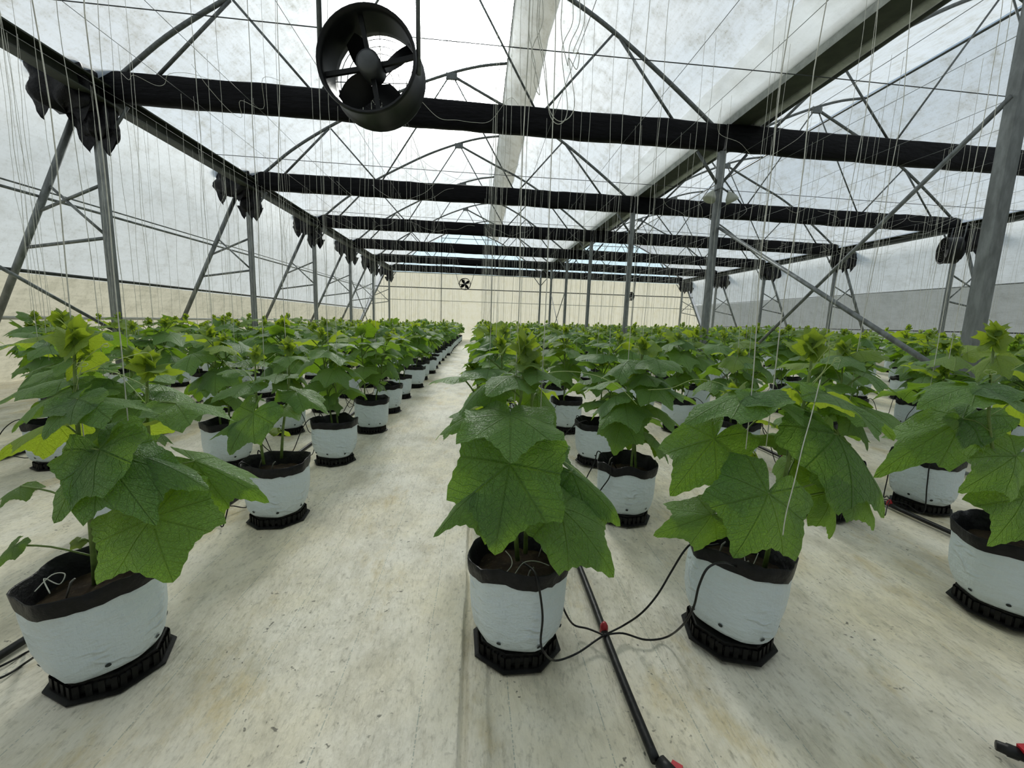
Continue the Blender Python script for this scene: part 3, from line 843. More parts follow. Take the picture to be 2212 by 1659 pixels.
LAB = {(6, 0): ('cucumber plant in the white bag front and centre, at the foot of the aisle', None), (7, 0): ('cucumber plant in the leaning white bag fed by two looping black tubes', None),
       (0, 0): ('cucumber plant in the big tilted white bag in the lower left corner', None), (0, 1): ('two-stemmed cucumber plant in the second bag along the left edge of the aisle', None),
       (8, 0): ('cucumber plant in the white bag cut off by the right edge of the photo', None)}
# hand-set leaves: stalk end u v y, tip u v y, width, normal, young colour (backlit leaves get it too, light put into the colour)
FIX = {
 (6, 0): dict(stems=[[(1118, 1210, 1.385), (1108, 1060, 1.38), (1105, 950, 1.38), (1125, 860, 1.39), (1133, 745, 1.40)], [(1135, 1195, 1.42), (1140, 1000, 1.44), (1150, 850, 1.45), (1150, 770, 1.46)]],
   leaves=[(1100, 1003, 1.24, 1066, 1192, 1.14, 262, (-.1, -.75, .6), 0, 2), (1072, 1030, 1.27, 930, 1118, 1.18, 125, (-.4, -.5, .75), 0, 7), (1210, 1095, 1.28, 1343, 1218, 1.16, 190, (.25, -.7, .7), 0, 0), (1235, 1020, 1.38, 1362, 1105, 1.29, 120, (.2, -.6, .75), 0, 4),
           (1102, 896, 1.31, 1104, 962, 1.13, 222, (0, -.17, 1), 0, 2), (1058, 985, 1.40, 980, 1048, 1.34, 95, (-.6, -.55, .5), 0, 1), (1050, 890, 1.42, 958, 905, 1.34, 90, (-.2, -.35, 1), 0, 7), (1065, 820, 1.48, 990, 862, 1.38, 110, (-.25, -.3, 1), 0, 7),
           (1160, 850, 1.50, 1215, 900, 1.44, 90, (.3, -.6, .7), 0, 1), (1185, 960, 1.45, 1180, 1000, 1.35, 110, (.2, -.3, 1), 0, 5), (1075, 870, 1.55, 1010, 872, 1.5, 70, (-.3, .3, .9), 1, 5), (1165, 840, 1.58, 1185, 845, 1.7, 70, (.2, .6, .8), 1, 2),
           (1205, 1015, 1.45, 1232, 1070, 1.42, 60, (.3, -.4, .8), 1, 1), (1110, 812, 1.42, 1058, 826, 1.26, 125, (0, -.17, 1), 0, 5), (1160, 800, 1.42, 1215, 822, 1.32, 100, (.2, -.15, 1), 0, 5), (1110, 1010, 1.46, 1050, 1090, 1.42, 70, (-.3, .1, 1), 1, 0),
           (1165, 980, 1.46, 1235, 1012, 1.40, 80, (.1, -.3, 1), 0, 6), (1128, 780, 1.42, 1168, 788, 1.36, 70, (0, -.1, 1), 1, 5)]),
 (7, 0): dict(stems=[[(1650, 1232, 1.345), (1675, 1120, 1.34), (1712, 960, 1.34), (1742, 850, 1.35), (1757, 740, 1.36)], [(1610, 1200, 1.42), (1600, 1040, 1.46), (1597, 950, 1.48), (1592, 850, 1.50)]],
   leaves=[(1660, 1066, 1.24, 1614, 1192, 1.14, 222, (-.05, -.8, .6), 0, 0), (1538, 1112, 1.32, 1434, 1145, 1.26, 110, (-.2, -.75, .6), 0, 5), (1543, 948, 1.40, 1460, 1052, 1.32, 165, (-.25, -.75, .6), 0, 2), (1807, 938, 1.30, 1995, 1080, 1.20, 150, (.25, -.6, .75), 0, 4),
           (1830, 1035, 1.30, 1930, 1136, 1.24, 110, (.2, -.8, .5), 0, 0), (1615, 850, 1.36, 1486, 884, 1.34, 150, (-.1, -.12, 1), 0, 5), (1640, 852, 1.37, 1765, 872, 1.35, 140, (0, -.14, 1), 0, 2), (1792, 852, 1.34, 1950, 908, 1.32, 135, (.1, -.18, 1), 0, 2),
           (1632, 985, 1.45, 1658, 1018, 1.42, 60, (.2, -.5, .8), 1, 1), (1795, 1062, 1.36, 1842, 1165, 1.32, 75, (.3, -.75, .6), 0, 4), (1780, 915, 1.44, 1790, 960, 1.40, 85, (.1, -.75, .6), 0, 1), (1700, 945, 1.5, 1615, 938, 1.46, 90, (-.1, -.3, 1), 0, 5),
           (1715, 995, 1.50, 1668, 1055, 1.50, 85, (-.3, -.3, .9), 0, 3), (1775, 850, 1.5, 1840, 872, 1.55, 80, (.2, .4, .9), 1, 2), (1710, 840, 1.48, 1705, 850, 1.60, 80, (0, .5, .9), 1, 6), (1640, 905, 1.55, 1690, 918, 1.52, 70, (.1, .2, 1), 1, 2)]),
 (0, 0): dict(stems=[[(206, 1262, 1.36), (195, 1120, 1.35), (172, 960, 1.35), (163, 850, 1.36), (160, 720, 1.36)], [(325, 1000, 1.62), (318, 900, 1.60), (318, 780, 1.60)]],
   leaves=[(327, 1118, 1.26, 355, 1246, 1.17, 246, (.15, -.85, .5), 0, 5), (224, 980, 1.30, 305, 1102, 1.17, 190, (.1, -.65, .75), 0, 2), (215, 972, 1.29, 88, 1108, 1.18, 195, (-.35, -.6, .7), 0, 5), (300, 985, 1.32, 425, 1012, 1.25, 120, (.05, -.4, 1), 0, 7),
           (420, 996, 1.42, 560, 1048, 1.36, 105, (.1, -.6, .8), 0, 4), (168, 862, 1.30, 75, 930, 1.22, 130, (-.2, -.45, 1), 0, 2), (180, 862, 1.31, 328, 862, 1.28, 110, (.05, -.22, 1), 0, 5), (118, 912, 1.38, -20, 955, 1.32, 100, (.1, .45, .8), 1, 4),
           (140, 818, 1.40, -10, 845, 1.36, 110, (-.1, -.12, 1), 0, 5), (32, 1178, 1.30, -12, 1220, 1.26, 55, (-.3, -.75, .5), 0, 5), (310, 915, 1.58, 190, 940, 1.52, 130, (-.1, .35, .9), 1, 0), (380, 872, 1.58, 495, 880, 1.52, 120, (.1, -.15, 1), 0, 5),
           (45, 1050, 1.36, -10, 1075, 1.30, 70, (-.2, -.5, .8), 0, 1), (185, 770, 1.40, 130, 800, 1.38, 70, (-.2, .3, .9), 1, 1), (345, 800, 1.6, 395, 792, 1.6, 70, (.1, .2, 1), 1, 5), (170, 1170, 1.34, 150, 1185, 1.32, 40, (0, -.4, .9), 1, 2)]),
 (0, 1): dict(stems=[[(570, 1003, 2.40), (562, 945, 2.40), (552, 830, 2.40), (552, 760, 2.40)], [(608, 990, 2.45), (612, 920, 2.46), (625, 820, 2.46), (622, 745, 2.46)]],
   leaves=[(548, 893, 2.33, 482, 968, 2.22, 128, (-.2, -.65, .7), 0, 2), (540, 900, 2.38, 448, 925, 2.28, 60, (-.3, -.4, .9), 0, 7), (615, 880, 2.42, 640, 892, 2.30, 80, (0, -.3, 1), 0, 2), (535, 830, 2.40, 455, 850, 2.28, 85, (-.1, -.25, 1), 0, 2), (570, 885, 2.5, 590, 880, 2.6, 55, (0, .5, .8), 1, 0),
           (640, 845, 2.45, 698, 858, 2.36, 75, (.1, -.35, 1), 0, 6), (525, 800, 2.5, 470, 797, 2.5, 60, (-.2, -.1, 1), 0, 5), (620, 770, 2.44, 665, 768, 2.36, 65, (.1, -.25, 1), 0, 5), (600, 925, 2.5, 565, 915, 2.54, 50, (0, .3, 1), 1, 3), (600, 810, 2.46, 592, 815, 2.34, 85, (0, -.2, 1), 0, 2)]),
 (8, 0): dict(stems=[[(2165, 1172, 1.42), (2160, 1070, 1.42), (2135, 900, 1.42), (2150, 720, 1.44)]],
   leaves=[(2212, 1078, 1.36, 2172, 1170, 1.28, 150, (0, -.8, .6), 0, 2), (2195, 985, 1.38, 2108, 1050, 1.32, 130, (-.1, -.7, .5), 0, 5), (2112, 832, 1.40, 1998, 846, 1.37, 130, (-.1, -.18, 1), 0, 2), (2130, 838, 1.38, 2235, 868, 1.34, 130, (.1, -.22, 1), 0, 5),
           (2080, 905, 1.46, 1922, 992, 1.40, 130, (-.15, -.55, .85), 0, 2), (2085, 912, 1.46, 2140, 968, 1.40, 120, (.2, -.65, .75), 0, 5), (2190, 800, 1.5, 2240, 810, 1.45, 90, (.1, .2, 1), 1, 0), (2180, 870, 1.55, 2215, 890, 1.65, 80, (.1, .5, .8), 1, 4), (2150, 770, 1.45, 2110, 790, 1.42, 70, (-.1, 0, 1), 1, 1)]),
}
LONG = {(6, 0): [[(1140, 822, 1.42), (1175, 808, 1.44), (1225, 802, 1.45), (1290, 812, 1.46), (1340, 838, 1.47), (1376, 874, 1.48)], [(1115, 962, 1.40), (1160, 975, 1.38), (1215, 995, 1.36), (1262, 1030, 1.36)]],
        (7, 0): [[(1752, 830, 1.34), (1780, 800, 1.33), (1792, 765, 1.33), (1788, 735, 1.33), (1772, 722, 1.34)], [(1590, 850, 1.46), (1555, 828, 1.47), (1500, 820, 1.48), (1450, 838, 1.48), (1400, 842, 1.48)]],
        (0, 0): [[(165, 812, 1.35), (215, 790, 1.38), (270, 772, 1.42), (318, 762, 1.50), (330, 780, 1.52)], [(170, 806, 1.35), (230, 800, 1.38), (290, 822, 1.42), (318, 838, 1.46)]]}
tilt = {(0, 0): (R_(2), R_(-4)), (7, 0): (R_(-3), R_(5)), (8, 0): (0, R_(-4)), (6, 0): (R_(-1.5), 0)}
def string_mesh(sd, l):
    mb = MB(); pts = []
    for i in range(25):
        t = i/24; a = math.sin(math.pi*t)
        pts.append(Vector((a*(.05*nz(sd, t*2)+.014*nz(sd, t*9)), a*(.05*nz(sd+9, t*2)+.014*nz(sd+4, t*9)), -l*t)))
    mb.tube(pts, .0017, 4, cap=False); return mb.mesh('twine', M['twine'])
TW = [string_mesh(i*3.1, 3.25) for i in range(7)]
ZW = 2.845+H

def lab_for(ri, k, fmt, far, cat):
    o = ordinal(ri, k)
    if o < 14: return fmt % ORD[o], None
    return far, far
# prototypes for plants farther back
def mid_proto(i):
    rng = random.Random(100+i)
    S, Pt, L, T = plant_spec(rng, rng.uniform(1.03, 1.15), 2, .48, .95)
    t = thing('cucumber_plant', (0, 0, 0), '', 'plant')
    pot_parts(t, i)
    part('stem', stems_mesh(S, Pt, 5), t)
    mb = MB()
    for mw, vi, yg in L: add_leaf(mb, MD[vi], mw, 1 if yg else 0)
    part('foliage', mb.mesh('foliage', [M['leaf'], M['young']]), t)
    for tt in T: part('growing_tip', tips_mesh(rng, [tt], LO, 1.0), t)
    return t
protos = []; proto_used = []
stand0 = None
def hscale(x): return 1.0+.0*x
def place_stand(x, y, rz, label, group):
    global stand0
    if stand0 is None:
        stand0 = thing('bag_stand', (x, y, zf(x)), label, 'stand', group, rz)
        for nm, me in zip(('tray_base', 'tray_top', 'rib_lattice', 'core'), STAND): part(nm, me, stand0)
        return stand0
    return dup(stand0, (x, y, zf(x)), rz, 1, label, group)
stuff_v = []
for n, (dep, ri, k, x, y) in enumerate(spots):
    if (ri, k) in FIXPOS: x, y = FIXPOS[(ri, k)]; spots[n][3:] = [x, y]
    rng = random.Random(ri*100+k); rz = rng.uniform(-.5, .5)+rng.choice((0, 1.57, 3.14, 4.71))
    if (ri, k) in FIX: rz = {(6, 0): .05, (7, 0): -.25, (0, 0): .35, (0, 1): .1, (8, 0): -.35}[(ri, k)]
    rn = rowname(ri)
    if n >= NIND: stuff_v.append((x, y, ri, k)); continue
    lab, grp = lab_for(ri, k, 'cucumber plant in the %s bag of the '+rn, 'small distant cucumber plant deep in the '+rn, 'plant')
    if (ri, k) in LAB: lab = LAB[(ri, k)][0]
    slab, sgrp = lab_for(ri, k, 'low black stand under the %s bag of the '+rn, 'small black stand under a distant bag of the '+rn, 'stand')
    place_stand(x, y, rz, slab, sgrp or 'bag stands')
    if n < NNEAR or (ri, k) in FIX:
        t = thing('cucumber_plant', (x, y, zf(x)), lab, 'plant', grp or 'potted cucumber plants', 0)
        tw = Matrix.Rotation(rz, 4, 'Z')
        if (ri, k) in tilt:
            a, b = tilt[(ri, k)]; tw = Matrix.Translation((0, 0, .06)) @ Matrix.Rotation(a, 4, 'X') @ Matrix.Rotation(b, 4, 'Y') @ Matrix.Translation((0, 0, -.055)) @ tw
        part('grow_bag', BAGS[(ri+k) % 5], t, tw); part('bag_cuff', CUFFS[(ri+k) % 5], t, tw); part('soil', SOILS[(ri+k) % 3], t, tw)
        o = Vector((x, y, zf(x)))
        if (ri, k) in FIX:
            fx = FIX[(ri, k)]; S = []; Pt = []
            stem_pts = []
            for st in fx['stems']:
                pts = [P(*s)-o for s in st]; S.append((pts, [.0085-.005*i/(len(pts)-1) for i in range(len(pts))])); stem_pts.append(pts)
            T = [(pts[-1], None) for pts in stem_pts]
            dense = [q for pts in stem_pts for q in smooth_path(pts, 6)]
            for (ub, vb, yb, ut, vt, yt, ws, nn, yg, vi) in fx['leaves']:
                b0 = P(ub, vb, yb)-o; d = P(ut, vt, yt)-o-b0; l = d.length
                me = (YOUNG if yg else LEAF)[vi]
                sx = ws/FPX*(b0+o-CP).dot(CF)/1.52
                part('leaf', me, t, frame(b0, d, nn, sx, l*1.04))
                cand = [q for q in dense if q.z < b0.z-.01] or dense
                q = min(cand, key=lambda q: (q-b0).length+.35*abs((b0.z-q.z)-.09))
                Pt.append(([q, q.lerp(b0, .55)+Vector((0, 0, .012)), b0], .0030))
            part('stem', stems_mesh(S, Pt, 9), t)
            for tt in T: part('growing_tip', tips_mesh(rng, [tt], HI, 1.25 if k == 0 else 1.0), t)
            for tp in LONG.get((ri, k), []):
                mb = MB(); mb.tube(smooth_path([P(*q)-o for q in tp], 6), .0012, 5); part('tendril', mb.mesh('tendril', M['tendril']), t)
            for j in range(3):
                pts = stem_pts[j % len(stem_pts)]; q = pts[-2].lerp(pts[-1], .2*j)
                part('tendril', curl(rng, q, (rng.uniform(-1, 1), rng.uniform(-.6, .3), .3), rng.uniform(.14, .24)), t)
        else:
            S, Pt, L, T = plant_spec(rng, rng.uniform(1.03, 1.14), 2, .46)
            for mw, vi, yg in L: part('leaf', (YOUNG if yg else LEAF)[vi], t, mw)
            part('stem', stems_mesh(S, Pt, 8), t)
            for tt in T: part('growing_tip', tips_mesh(rng, [tt], MD, 1.1), t)
            p = S[0][0][-2]; part('tendril', curl(rng, p, (rng.uniform(-1, 1), rng.uniform(-1, .3), .2), .2), t)
    else:
        pi = rng.randrange(10)
        while len(protos) <= pi: protos.append(mid_proto(len(protos))); proto_used.append(False)
        pr_ = protos[pi]
        if not proto_used[pi]:
            proto_used[pi] = True; t = pr_; t.location = (x, y, zf(x)); t.rotation_euler = (0, 0, rz); t['label'] = lab; t['group'] = grp or 'potted cucumber plants'
        else: t = dup(pr_, (x, y, zf(x)), rz, rng.uniform(.94, 1.06), lab, grp or 'potted cucumber plants')
for i, u in enumerate(proto_used):
    if not u:
        for c in ALLKIDS[protos[i].name]: bpy.data.objects.remove(c)
        bpy.data.objects.remove(protos[i])
# the far rest, past counting
mb = MB(); bm_ = MB()
geos = []
for i in range(5):
    rng = random.Random(300+i); S, Pt, L, T = plant_spec(rng, 1.06, 2, .52, .95); m_ = MB()
    for mw, vi, yg in L[::1]: add_leaf(m_, LO[vi], mw, 1 if yg else 0)
    for pts, rs in S: m_.tube(pts[::2], .006, 3, 2, cap=False)
    for p, _ in T:
        for mw, vi in tip_leaves(rng, p)[:4]: add_leaf(m_, LO[vi], mw, 1)
    ring = lambda r, z: [(r*math.cos(a*.785), r*math.sin(a*.785), z) for a in range(8)]
    m_.grid([ring(.13, .06), ring(.155, .15), ring(.155, .30)], 3, closed=True); m_.grid([ring(.156, .30), ring(.156, .34), ring(.14, .30)], 4, closed=True)
    m_.add(ring(.145, .30), [tuple(range(8))], 4); m_.grid([ring(.13, 0), ring(.13, .06)], 4, closed=True)
    geos.append(m_)
for (x, y, ri, k) in stuff_v:
    rng = random.Random(ri*77+k); g_ = geos[rng.randrange(5)]; a = rng.uniform(0, 6.28); ca, sa = math.cos(a), math.sin(a); s = rng.uniform(.94, 1.05)
    b = len(mb.v)
    mb.add([((ca*p[0]-sa*p[1])*s+x, (sa*p[0]+ca*p[1])*s+y, p[2]*s+zf(x)) for p in g_.v], g_.f, 0, g_.uv)
    mb.m[-len(g_.f):] = g_.m
if stuff_v:
    o = put('cucumber_foliage', mb.mesh('cucumber_foliage', [M['leaf'], M['young'], M['stem'], M['bag'], M['black_pe']]))
    tag(o, 'mass of distant cucumber plants in white bags before the far end wall', 'plants', None, 'stuff')

# ------------------------------------------------------------------ crop wires and hanging twine
for ri, (x, nm) in enumerate(ROWS):
    mb = MB(); pts = []
    for j in range(0, 61):
        y = YB+.1+(YE-YB-.2)*j/60
        pts.append((min(max(x, -5.22), 12.95)+.004*y, y, ZW+.022-.02*abs(math.sin(math.pi*(y-by(0))/4))))
    mb.tube(pts, .0032, 5)
    tag(put('crop_wire', mb.mesh('crop_wire', M['wire'])), 'taut wire strung under the trusses above the '+nm, 'wire', 'crop wires')
tw_n = 0; rest = MB()
for n, (dep, ri, k, x, y) in enumerate(spots):
    rng = random.Random(ri*31+k*7+5)
    for s in range(2):
        if s == 1 and n > 150 and rng.random() < .4: continue
        px = min(max(x, -5.15), 12.95)+(.06 if s else -.05)+rng.uniform(-.03, .03); py = y+rng.uniform(-.06, .06); rz = rng.uniform(0, 6.28)
        zsag = .02*abs(math.sin(math.pi*(py-by(0))/4))
        if tw_n < 300:
            o = put('hanging_twine', TW[rng.randrange(7)]); o.location = (px, py, ZW+.02-zsag); o.rotation_euler = (0, 0, rz)
            tag(o, 'white twine hanging over the '+rowname(ri), 'twine', 'white twine over the '+rowname(ri)); tw_n += 1
        else:
            me = TW[rng.randrange(7)]; vs = [v.co for v in me.vertices]
            rest.add([(px+v.x, py+v.y, ZW+.02-zsag+v.z) for v in vs][:], [tuple(p.vertices) for p in me.polygons])
tag(put('twine_curtain', rest.mesh('twine_curtain', M['twine'])), 'mass of white twine hanging over the far plants', 'twine', None, 'stuff')

def curve_thing(name, pts, r, m, label, cat, group=None, n=6, sm=6):
    mb = MB(); mb.tube(smooth_path(pts, sm), r, n)
    return tag(put(name, mb.mesh(name, M[m])), label, cat, group)
# tangled spare twine looped over wires and chords
rt = random.Random(5)
for i in range(34):
    b = rt.choice((0.72, .85, 1.25, 1.5, 1.7, 2.3, 2.6, 3.4)); y = by(b)
    x0 = rt.uniform(-5, 12.5); w = rt.uniform(.7, 2.4); sag = rt.uniform(.15, .6); z = ZW+.02
    pts = [(x0+w*t, y+rt.uniform(-.25, .25), z-sag*4*t*(1-t)+rt.uniform(-.03, .03)*(0 < t < 1)) for t in (0, .12, .28, .45, .6, .75, .9, 1)]
    curve_thing('hanging_slack_twine', pts, .0022, 'twine', 'slack white twine drooping between the wires overhead', 'twine', 'slack twine overhead', 4)
for i in range(16):
    x0, y0 = (rt.uniform(-5.25, -4.5), rt.uniform(6, 13)) if i < 9 else (rt.uniform(11.5, 12.9), rt.uniform(9, 18))
    z = ZW-rt.uniform(0, .5); l = rt.uniform(.8, 2.2)
    pts = [(x0+rt.uniform(-.07, .07), y0+rt.uniform(-.07, .07), z-l*t) for t in (0, .15, .3, .5, .7, .85, 1)]
    side = 'left' if i < 9 else 'right'
    curve_thing('hanging_slack_twine', pts, .0024, 'twine', 'crinkled spare twine dangling by the %s wall' % side, 'twine', 'spare twine by the %s wall' % side, 4)
for i, (u0, u1, lo) in enumerate(((1150, 1165, 205), (1168, 1245, 262), (1172, 1230, 268), (1220, 1255, 150))):
    y = 4.1
    pts = [P(u0, -60, y), P(u0-8, 60, y), P(u0+6, 140, y), P(u0+.25*(u1-u0), lo-25, y), P(.5*(u0+u1)+8, lo, y), P(u1-4, lo-35, y), P(u1-16, 110, y+.05), P(u1+8, 40, y+.05), P(u1-2, -70, y+.05)]
    curve_thing('hanging_loop', pts, .0035, 'twine', 'coil of pale cord hanging in long loops near the ridge vent', 'cord', 'hanging cord loops', 6, 8)

# ------------------------------------------------------------------ drip irrigation
PIPES = [(-1.50, 'between the two rows left of the aisle', 0, 1), (.50, 'between the two rows right of the aisle', 6, 7), (2.70, 'between the third and fourth rows right of the aisle', 8, 9), (-3.72, 'between the third and fourth rows left of the aisle', 2, 3), (4.62, 'between the fifth and sixth rows right of the aisle', 10, 11)]
posof = {(s[1], s[2]): (s[3], s[4]) for s in spots}
def on_bag_rim(x, y, a, dz=0): return Vector((x+.177*math.cos(a), y+.177*math.sin(a), zf(x)+.350+dz))
for pi, (x, nm, ra, rb) in enumerate(PIPES):
    y0 = .925 if pi == 1 else 1.05
    pts = []
    for j in range(40):
        y = y0+(26-y0)*(j/39)**1.6
        pts.append((x+.012*nz(y*1.2, x)+.004*(y-1.4), y, zf(x)+.014+max(0, floor_h(x, y)-.012)))
    if pi == 0: pts = [(p[0]+(-.10 if p[1] < 1.9 else 0)*max(0, min(1, (1.9-p[1])/.8)), p[1], p[2]) for p in pts]
    t = thing('drip_pipe', (x, 1.4, zf(x)), 'black floor pipe '+nm, 'pipe', 'irrigation pipes')
    mb = MB(); mb.tube(smooth_path(pts, 2), .0135, 10); part('pipe_run', mb.mesh('pipe_run', M['black_pe']), t, Matrix.Translation((-x, -1.4, -zf(x))))
    def pipe_at(y):
        i = min(range(len(pts)), key=lambda i: abs(pts[i][1]-y)); 
        j = i+1 if i+1 < len(pts) and pts[i][1] < y else max(0, i-1)
        a, b = Vector(pts[i]), Vector(pts[j]); tt = 0 if abs(b.y-a.y) < 1e-6 else (y-a.y)/(b.y-a.y); return a.lerp(b, tt)
    for k in range(0, 8):
        bags = [(r, posof.get((r, k))) for r in (ra, rb)]
        if not all(p for _, p in bags): continue
        yc = .5*(bags[0][1][1]+bags[1][1][1])+.02
        c = pipe_at(yc)
        mb = MB(); mb.tube([c+Vector((0, 0, -.004)), c+Vector((0, 0, .020)), c+Vector((0, 0, .034))], [.016, .015, .007], 10)
        part('dripper_button', mb.mesh('dripper_button', M['red']), t, Matrix.Translation((-x, -1.4, -zf(x))))
        for (r, (bx, by_)) in bags:
            left = bx < x
            for s in range(2):
                if pi == 1 and k == 0: continue
                rr = random.Random(r*50+k*3+s)
                a = (0 if left else math.pi)+(-.75 if s == 0 else .6)*(1 if left else -1)
                rim = on_bag_rim(bx, by_, a); inn = Vector((bx+.12*math.cos(a), by_+.12*math.sin(a), zf(bx)+.325))
                if rr.random() < .5:
                    mid = Vector((bx, by_, 0)).lerp(Vector((c.x, c.y, 0)), .62); mid.y += (-.14 if s == 0 else .12); mid.z = zf(mid.x)+.02
                    q = [c+Vector((0, 0, .03)), c.lerp(mid, .5)+Vector((0, 0, .03)), mid, rim*.45+mid*.55+Vector((0, 0, .02)), rim+Vector((0, 0, -.06))+Vector((math.cos(a), math.sin(a), 0))*.02, rim+Vector((0, 0, .02)), inn]
                else:
                    q = [c+Vector((0, 0, .03)), c.lerp(rim, .35)+Vector((0, -.05, .0)), c.lerp(rim, .7)+Vector((0, -.03, .06)), rim+Vector((0, 0, .03)), inn]
                curve_thing('drip_tube', q, .0034, 'black_pe', 'drip tube from the pipe '+nm, 'tube', 'drip tubes from the pipe '+nm, 6)
c = PF(1305, 1372, .03)
def F(u, v, h=.006): return PF(u, v, h)
tubes = [([P(1128, 1215, 1.33), P(1152, 1232, 1.245), P(1163, 1262, 1.205), P(1172, 1330, 1.200), P(1168, 1385, 1.195), P(1176, 1410, 1.18), F(1200, 1427, .02), F(1245, 1412), F(1285, 1385, .012), c], 'black drip tube running down the front of the centre bag'),
         ([c, F(1270, 1358, .02), F(1240, 1350, .02), P(1222, 1325, 1.40), P(1212, 1295, 1.43), P(1205, 1250, 1.47), P(1196, 1215, 1.47), P(1180, 1185, 1.44)], 'black drip tube curving up behind the centre bag'),
         ([c, F(1345, 1352, .02), P(1385, 1325, 1.36), P(1420, 1285, 1.35), P(1450, 1235, 1.34), P(1478, 1190, 1.33), P(1500, 1172, 1.34), P(1530, 1178, 1.36), P(1552, 1175, 1.40)], 'black drip tube rising to the far rim of the leaning bag'),
         ([c, F(1345, 1368, .012), F(1395, 1382), F(1440, 1376, .01), P(1475, 1350, 1.22), P(1498, 1312, 1.18), P(1510, 1265, 1.165), P(1530, 1226, 1.17), P(1565, 1215, 1.20), P(1600, 1228, 1.30)], 'black drip tube looping low and up to the near rim of the leaning bag')]
tubes += [([F(-90, 1490), F(-30, 1455), F(20, 1430), F(60, 1408), P(92, 1398, 1.33)], 'upper thin black drip tube crossing the floor beside the lower left bag'), ([F(-90, 1500), F(-30, 1476), F(15, 1458), F(55, 1432), P(90, 1408, 1.33)], 'lower thin black drip tube crossing the floor beside the lower left bag')]
for pts, lab in tubes: curve_thing('drip_tube', pts, .0036, 'black_pe', lab, 'tube', None, 8)
# emitter stakes and bits of twine in the nearest bags
for (ri, k), spec in {(6, 0): [(1145, 1240, 1.29), (1175, 1160, 1.47)], (7, 0): [(1560, 1180, 1.42), (1608, 1232, 1.29)], (0, 0): [(155, 1272, 1.30)], (0, 1): [(565, 985, 2.47), (590, 990, 2.40)], (7, 1): [(1320, 975, 2.43)]}.items():
    x, y = posof[(ri, k)]
    x, y = FIXPOS.get((ri, k), (x, y))
    for j, (u, v, yy) in enumerate(spec):
        p = P(u, v, yy); top = Vector((p.x, p.y, zf(x)+.335)); bot = Vector((p.x-.02, p.y-.005, zf(x)+.27))
        mb = MB(); mb.tube([bot, top, top+Vector((.012, 0, .012))], [.0025, .004, .0028], 6)
        nm = {(6, 0): 'the centre bag', (7, 0): 'the leaning bag', (0, 0): 'the lower left bag', (0, 1): 'the second bag left of the aisle', (7, 1): 'the second bag behind the leaning one'}[(ri, k)]
        tag(put('drip_stake', mb.mesh('drip_stake', M['stake'])), ('grey drip stake in %s' % nm)+(', %s one' % ('nearer' if j == 0 else 'farther') if len(spec) > 1 else ''), 'drip stake')
bits = [([P(1772, 820, 1.30), P(1752, 900, 1.25), P(1735, 960, 1.20), P(1716, 1040, 1.16), P(1698, 1110, 1.14), P(1691, 1156, 1.13)], 'pale dry strand hanging down in front of the leaning bag plant'),
        ([P(1092, 1190, 1.36), P(1104, 1205, 1.34), P(1105, 1222, 1.31), P(1090, 1240, 1.29)], 'pale curl of twine on the soil of the centre bag'),
        ([P(1112, 1240, 1.29), P(1128, 1218, 1.31), P(1145, 1212, 1.32), P(1165, 1214, 1.33), P(1186, 1222, 1.33)], 'pale loop of twine over the stake of the centre bag'),
        ([P(1608, 1200, 1.40), P(1612, 1222, 1.36), P(1625, 1222, 1.34), P(1638, 1195, 1.36)], 'pale loop of twine on the soil of the leaning bag'),
        ([P(75, 1278, 1.22), P(112, 1242, 1.25), P(140, 1240, 1.27), P(128, 1262, 1.25), P(95, 1250, 1.24), P(108, 1282, 1.22)], 'tangle of twine in the corner of the lower left bag')]
for pts, lab in bits: curve_thing('twine_scrap', pts, .0016, 'twine', lab, 'twine', None, 5)
# valve ends on the floor
e = PF(1418, 1642, .014); t = thing('valve_end', e, 'red valve end of the irrigation pipe at the bottom edge of the photo', 'valve')
mb = MB(); mb.tube([(.008, -.004, 0), (.030, -.05, 0)], [.018, .020], 10); part('collar', mb.mesh('collar', M['black_pe']), t)
mb = MB(); mb.bar((.028, -.022, .004), (.046, -.042, .008), .016, .03); part('red_lever', mb.mesh('lever', M['red'], False), t)
e = PF(2160, 1614, .016); t = thing('pipe_stub', e, 'short black pipe stub with a red valve in the lower right corner', 'pipe')
mb = MB(); mb.tube([(-.004, .006, 0), (.01, -.006, 0), (.011, -.007, 0), (.028, -.02, 0), (.029, -.021, 0), (.075, -.075, 0)], [.013, .014, .0165, .0165, .0135, .0135], 10); part('stub_tube', mb.mesh('stub_tube', M['black_pe']), t)
mb = MB(); mb.bar((.030, -.022, .012), (.066, -.03, .018), .02, .024); part('red_valve', mb.mesh('red_valve', M['red'], False), t)

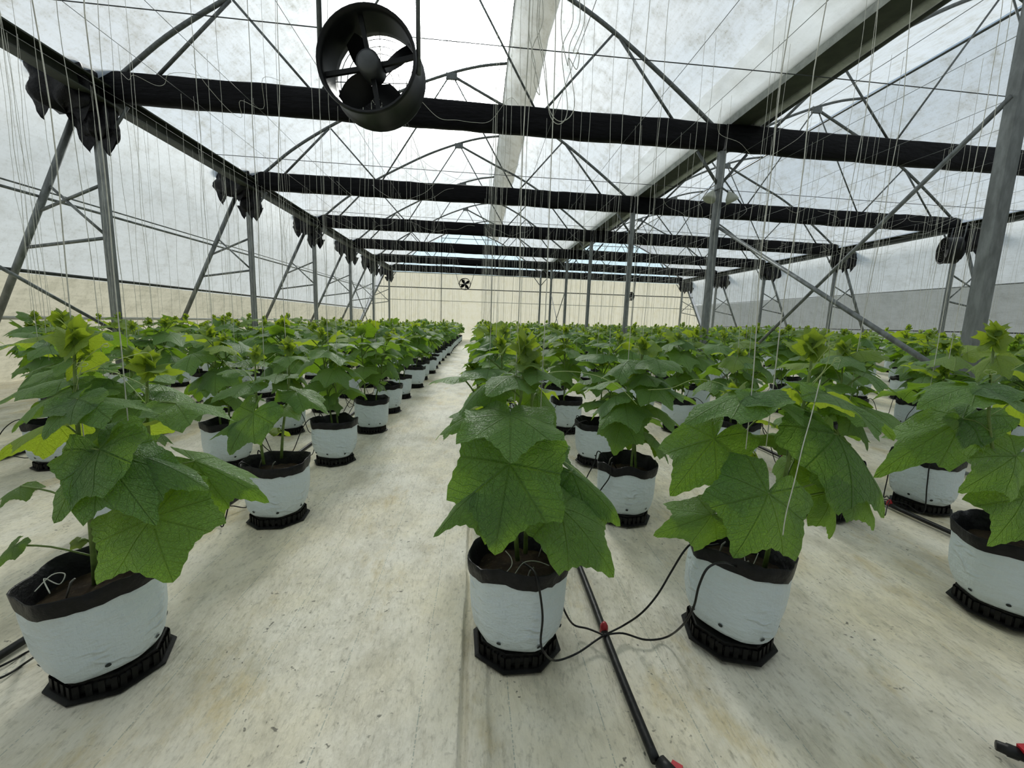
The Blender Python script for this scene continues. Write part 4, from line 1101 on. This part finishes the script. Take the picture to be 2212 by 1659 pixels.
# ------------------------------------------------------------------ sky and settings
w = bpy.data.worlds.new('sky'); scn.world = w; w.use_nodes = True
nt = w.node_tree; nt.nodes.clear(); n = N(nt)
sd_ = (CF + CR*((965-1106)/FPX) - CU*((70-829.5)/FPX)).normalized()
co = n('TexCoord').outputs['Generated']
nm = n('VectorMath', operation='NORMALIZE', i_0=co).outputs[0]
dt = n('VectorMath', operation='DOT_PRODUCT', i_0=nm, i_1=tuple(sd_)).outputs['Value']
ang = n.math('ARCCOSINE', n.math('MINIMUM', dt, .99999))
def gauss(s): return n.math('POWER', 2.71828, n.math('MULTIPLY', -1.0, n.math('POWER', n.math('DIVIDE', ang, s), 2.0)))
zz = n('SeparateXYZ', i_Vector=nm).outputs[2]
cl = n.ramp(n.noise(n.scaled(nm, (1, 1, 1.6)), 2.6, 6, .6), .40, .66)
skyc = n.mix(cl, (.29, .385, .485), (.41, .435, .465))
skyc = n.mix(n.ramp(zz, .0, .30), (.36, .395, .41), skyc)
skyc = n.mix(n.ramp(zz, -.05, .03), (.24, .25, .20), skyc)
g1 = n('VectorMath', operation='SCALE', i_0=(1, .965, .885), i_Scale=n.math('ADD', n.math('MULTIPLY', gauss(.085), 270.0), n.math('MULTIPLY', gauss(.34), 1.6))).outputs[0]
g2 = n('VectorMath', operation='ADD', i_0=skyc, i_1=g1).outputs[0]
bg = n('Background', i_Color=g2, i_Strength=1.0)
o = nt.nodes.new('ShaderNodeOutputWorld'); nt.links.new(bg.outputs[0], o.inputs[0])
w.cycles.sampling_method = 'MANUAL'; w.cycles.sample_map_resolution = 512
scn.view_settings.view_transform = 'Standard'; scn.view_settings.look = 'None'
scn.view_settings.exposure = 0.02; scn.view_settings.gamma = 1.0; scn.view_settings.use_curve_mapping = False
cy = scn.cycles
cy.max_bounces = 7; cy.diffuse_bounces = 4; cy.glossy_bounces = 2; cy.transmission_bounces = 4; cy.transparent_max_bounces = 8
cy.use_denoising = True; cy.use_adaptive_sampling = True; cy.adaptive_threshold = .03
cy.caustics_reflective = False; cy.caustics_refractive = False; cy.sample_clamp_indirect = 6
